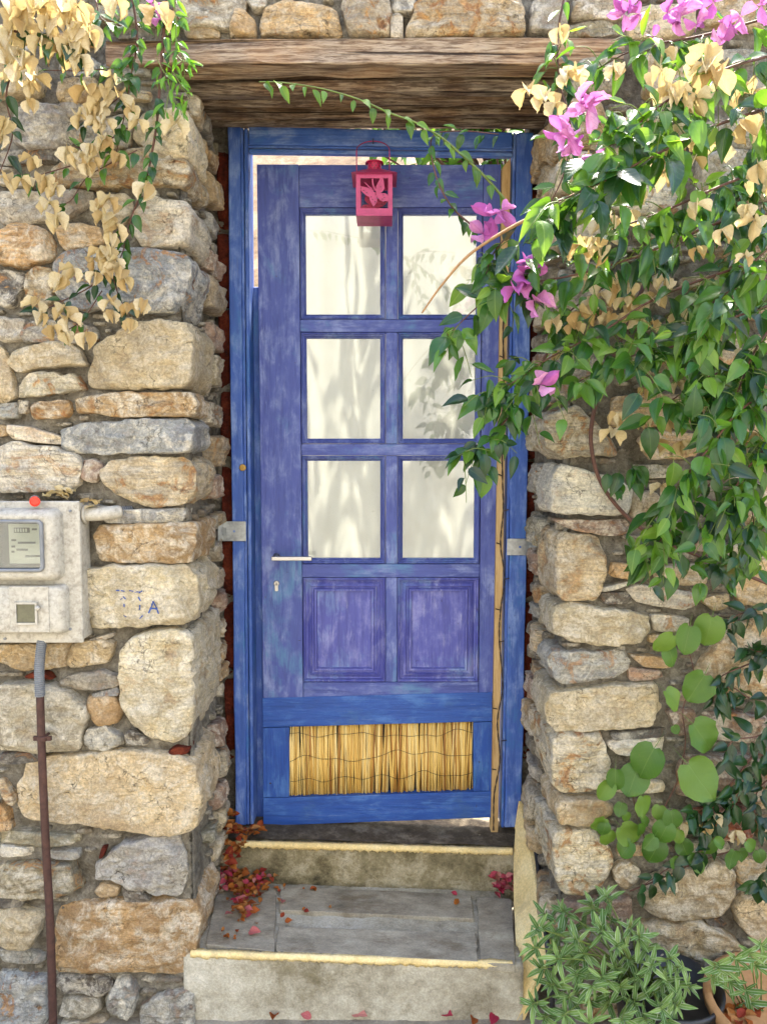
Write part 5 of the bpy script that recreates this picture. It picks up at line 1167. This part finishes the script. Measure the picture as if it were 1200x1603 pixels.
# ---- climber with round leaves
rc = Plant('round_leaf_climber', P(1000, 1400, -.48), 'climber with large round pale green leaves on the right wall', 'climber', 14)
rc.stem(PP([(985,1395),(1035,1375),(1090,1350),(1150,1330)], -.48), .002, .0015); s1 = rc.stem(PP([(1020,1300),(1040,1262),(1062,1215),(1072,1160),(1068,1110),(1085,1060),(1075,1010)], -.48), .002, .0012)
rc.stem(PP([(1020,1340),(1000,1290),(990,1240),(1000,1215)], -.49), .0016, .001)
for x, y, r_ in ((1042,1010,20),(1073,1003,24),(1052,1027,18),(1108,990,26),(1088,1078,27),(1053,1097,20),(1100,1155,30),(1095,1222,36),(1010,1195,30),(990,1225,26),(945,1238,18),(962,1222,18),(1057,1142,8),(1004,1263,18),(970,1268,12),(1032,1275,14),(1052,1285,17),(985,1307,22),(1037,1306,20),(935,1290,15),(945,1300,12),(952,1316,15),(978,1330,16),(1023,1336,22),(1070,1328,16),(1107,1328,16),(1125,1321,12),(1143,1346,16),(1057,1352,12),(1161,1340,12),(1009,1287,10),(1093,1357,11),(1190,1343,12),(982,1280,9),(1015,1320,14),(1000,1300,12),(1060,1310,12),(1085,1345,10),(1175,1325,12)):
    rr = rc.r; an = rr.uniform(-2.4, -.7); d = Vector((math.cos(an), rr.uniform(-.25, .1), math.sin(an))); Y = -.5-rr.uniform(0, .05)
    sz = 2*r_*(Y-CY)/F*.92; c = P(x, y, Y); rc.put('round', 'round', c-d.normalized()*sz*.5, d, (rr.uniform(-.6, .6), -1, rr.uniform(-.1, .9)), sz)
rc.finish()
# ---- sage in a black pot
pc = Vector((.70, -.585, 0))
pot = thing('plant_pot', pc, 'black plastic pot half hidden by the sage at the bottom right', 'plant pot')
MB().lathe(pc, (0, 0, 1), [(0, .095), (.19, .125), (.192, .134), (.212, .136), (.214, .128), (.18, .120)], 36).build('body', M['black'], pot, smooth=True)
sb = MB(); sb.lathe(pc+Vector((0, 0, .12)), (0, 0, 1), [(0, .1), (.05, .116), (.056, .09), (.062, .03)], 28); sb.build('soil', M['soil'], pot, smooth=True)
sg = Plant('sage_plant', pc+Vector((0, 0, .18)), 'bushy grey-green sage with pale-edged leaves beside the steps', 'sage', 21)
base = pc+Vector((-.06, .02, .17))
ROS = [(840,1452),(832,1482),(880,1425),(925,1415),(948,1402),(985,1450),(900,1470),(870,1500),(1000,1465),(912,1492),(940,1455),(962,1515),(1020,1512),(1050,1500),(1068,1515),(860,1542),(900,1525),(888,1562),(922,1572),(970,1545),(992,1572),(1030,1552),(832,1572),(850,1595),(920,1605),(972,1598),(1010,1598),(1042,1535),(868,1460),(905,1440),(940,1530),(1000,1530),(845,1515),(880,1590),(950,1575),(965,1480),(895,1500),(925,1545),(1055,1545),(1060,1575),(1035,1580),(1080,1545),(1010,1485),(950,1430),(1045,1600),(985,1500),(865,1480),(850,1430)]
for i, (x, y) in enumerate(ROS):
    Y = -.62+.12*(1 if y < 1450 else 0)+.001*0-.10*((y-1400)/200)+sg.r.uniform(-.04, .04); q = P(x, y, Y); mid_ = base.lerp(q, .55)+Vector((0, 0, .03))
    sg.stem([base+Vector((sg.r.uniform(-.02, .02), sg.r.uniform(-.02, .02), 0)), mid_, q], .0025, .0015, 'greenstem', 4)
    ax = (q-mid_).normalized()+Vector((0, -.5, .5)); ax.normalize(); a1 = ax.orthogonal().normalized(); a2 = ax.cross(a1)
    for k_ in range(11):
        t = k_*2.4+sg.r.random(); lay = k_/11; d = (a1*math.cos(t)+a2*math.sin(t))*(1.1-.7*lay)*sg.r.uniform(.6, 1.3)+ax*(.25+.8*lay)*sg.r.uniform(.4, 1.4)+Vector((sg.r.uniform(-.35, .35), sg.r.uniform(-.3, .3), sg.r.uniform(-.35, .2)))
        sg.put('sage', 'sage', q-ax*.03*(1-lay), d, ax*1.0+Vector((0, -.2, .3)), sg.r.uniform(.028, .060)*(1-.3*lay))
sg.finish()
s2 = Plant('young_sage', P(1190, 1580, -.62), 'small grey-green sage shoots by the terracotta bowl at the right edge', 'sage', 22)
b2 = P(1190, 1640, -.6)
for x, y in ((1118,1512),(1140,1535),(1112,1530),(1172,1492),(1190,1480),(1180,1510),(1172,1568),(1130,1515),(1165,1550),(1150,1500)):
    q = P(x, y, -.62); s2.stem([b2, b2.lerp(q, .6)+Vector((0, 0, .02)), q], .002, .0012, 'greenstem', 4)
    for k_ in range(6):
        t = k_*2.4; d = Vector((math.cos(t), -.4, math.sin(t)+.1)); s2.put('sage', 'sage', q, d, (0, -1, .5), s2.r.uniform(.035, .055))
s2.finish()
bc = Vector((.985, -.67, 0)); bw = thing('terracotta_bowl', bc, 'tan terracotta bowl of dry litter at the bottom right corner', 'planter')
MB().lathe(bc, (0, 0, 1), [(0, .12), (.02, .13), (.19, .2), (.195, .212), (.215, .212), (.217, .195), (.17, .185)], 40).build('body', M['terra'], bw, smooth=True)
MB().lathe(bc+Vector((0, 0, .1)), (0, 0, 1), [(0, .14), (.05, .18), (.058, .12), (.064, .03)], 32).build('soil', M['soil'], bw, smooth=True)

# ---- shade tree in the yard behind the door
tr = Plant('courtyard_tree', (.75, 1.7, .3), 'leafy tree in the yard behind the door dappling the curtain', 'tree', 30)
t0 = tr.stem([(.75, 1.7, .25), (.7, 1.65, 1.4), (.6, 1.4, 2.5), (.4, 1.0, 3.2)], .06, .03, 'stem', 6)
for i in range(46):
    a = tr.r.uniform(0, 6.28); st_ = t0[tr.r.randrange(10, len(t0))]; e = Vector((.25+tr.r.uniform(-.55, .5), .78+tr.r.uniform(-.3, .45), 3.1+tr.r.uniform(-.35, .4)))
    p = tr.stem([st_, st_.lerp(e, .5)+Vector((0, 0, .1)), e], .01, .003, 'stem', 5, True); tr.leaves(p, 18, .085, mat='leaf', hang=.4, t0=.25)
tr.finish(0)

# ================================================================ FALLEN BRACTS
fb_i = [0]
def litter_mesh(name, spots, mat, label, cat):
    rr = random.Random(len(spots)*7); V = []; Fc = []; U = []
    for (x, y, z, sz) in spots:
        g = GEO['single'][rr.randrange(4)]; t = rr.uniform(0, 6.28)
        m4 = orient(Vector((x, y, z)), (math.cos(t), math.sin(t), rr.uniform(-.2, .5)), (rr.uniform(-.6, .6), rr.uniform(-.9, .3), 1), sz)
        o0 = len(V); V += [m4 @ Vector(p) for p in g[0]]; Fc += [tuple(i+o0 for i in q) for q in g[1]]; U += g[2]
    o = mk(name, V, Fc, M[mat], None, smooth=True, uvs=U); tag(o, label, cat, kind='stuff'); return o
rr = random.Random(17)
def pile(px, n, zb, spread, hgt, s0=.022, s1=.034):
    out = []
    for _ in range(n):
        x, y = px[rr.randrange(len(px))]; x += rr.gauss(0, spread); y += rr.gauss(0, spread*.6); q = PZ(x, y, zb); out.append((q.x, min(q.y, -.1), (zt1(q.x) if zb < .25 else zb)+rr.uniform(.004, hgt), rr.uniform(s0, s1)))
    return out
LP = [(352,1380),(365,1390),(380,1400),(370,1375),(395,1395),(400,1410),(385,1420),(410,1385),(360,1360),(378,1438),(350,1395)]
litter_mesh('bract_litter', pile(LP, 170, .19, 10, .04, .018, .03), 'fallen', 'heap of fallen rust and crimson bracts in the left corner of the step', 'fallen bracts')
litter_mesh('bract_litter', pile(LP, 50, .19, 11, .05, .018, .03), 'fallenpink', 'pinker fallen bracts on the heap in the left step corner', 'fallen bracts')
o_ = []
for _ in range(46):
    x = 345+abs(rr.gauss(0, 75)); y = rr.uniform(1392, 1480) if rr.random() < .6 else rr.uniform(1386, 1400); x = min(x, 780); q = PZ(x, y, .185); o_.append((q.x, min(q.y, -.1), zt1(q.x)+.006, rr.uniform(.008, .022)))
litter_mesh('bract_litter', o_, 'fallen', 'small brown bract scraps scattered over the slate tread', 'fallen bracts')
o_ = []
for x, y, Y in ((358,1290,-.1),(362,1300,-.12),(368,1305,-.11),(378,1298,-.09),(390,1300,-.09),(362,1325,-.14),(366,1340,-.16),(360,1350,-.17),(372,1330,-.13),(358,1275,-.08),(385,1305,-.1),(400,1296,-.08)):
    for _ in range(6): q = P(x+rr.uniform(-7, 7), y+rr.uniform(-7, 7), Y); o_.append((q.x, q.y, q.z, rr.uniform(.022, .032)))
litter_mesh('bract_litter', o_, 'fallen', 'fallen bracts caught between the left jamb foot and the stones', 'fallen bracts')
litter_mesh('bract_litter', pile([(785,1375),(778,1385),(792,1360),(790,1395),(770,1395),(795,1350)], 40, .17, 6, .05), 'fallenpink', 'small heap of pink fallen bracts in the right corner of the step', 'fallen bracts')
o_ = []
for x, y in ((85,774),(95,768),(105,772),(75,776),(110,776),(100,778),(130,788),(140,786),(150,790),(145,795)):
    for _ in range(2): q = P(x+rr.uniform(-4, 4), y+rr.uniform(-3, 3), WY-.03); o_.append((q.x, q.y, q.z, .03))
litter_mesh('bract_litter', o_, 'dry', 'dry bracts lodged on top of the meter box', 'fallen bracts')
o_ = []
for x, y in ((1130,1585),(1140,1595),(1150,1580),(1170,1590),(1160,1600),(1125,1600),(1185,1585)):
    for _ in range(3): q = PZ(x+rr.uniform(-6, 6), y+rr.uniform(-6, 6), .17); o_.append((q.x, q.y, .172, .03))
litter_mesh('bract_litter', o_, 'fallen', 'dry bracts lying in the terracotta bowl', 'fallen bracts')
for x, y, zb, sz, mat, lab in ((390,1464,.185,.036,'fallenpink','single curled pink bract near the front left of the slate tread'), (381,1441,.185,.03,'fallenpink','rosy bract just below the left heap on the tread'), (443,1413,.185,.028,'fallenpink','lone crimson bract right of the left heap on the tread'),
    (476,1428,.185,.018,'fallen','tiny brown bract on the dark joint of the tread'), (715,1400,.175,.02,'fallenpink','small red bract near the right end of the back slab'), (711,1415,.175,.024,'fallen','brown bract just below the small red one on the right'),
    (430,1592,.004,.04,'fallen','large tan bract on the ground below the left end of the steps'), (446,1590,.004,.045,'fallen','folded ochre bract on the ground left of centre'), (412,1588,.004,.032,'fallenpink','pink bract at the far left of the row on the ground'), (487,1598,.004,.03,'fallenpink','red bract on the ground right of the ochre pair'),
    (552,1590,.004,.045,'fallenpink','magenta bract on the ground below the middle of the riser'), (692,1588,.004,.04,'fallenpink','upright magenta bract on the ground right of centre'), (740,1597,.004,.036,'fallen','pale bract on the ground near the right end of the riser'), (775,1594,.004,.04,'fallenpink','rosy bract on the ground beside the sage')):
    q = PZ(x, y, zb); t = rr.uniform(0, 6.28)
    if zb > .1: q.z = zt1(q.x)+.006
    else: q.z = .012
    o = place_m('fallen_bract', meshes('single', mat)[rr.randrange(4)], orient(q, (math.cos(t), math.sin(t), .25), (rr.uniform(-.4, .4), -.6, 1), sz), None); tag(o, lab, 'fallen bract', 'single fallen bracts on the steps and ground')
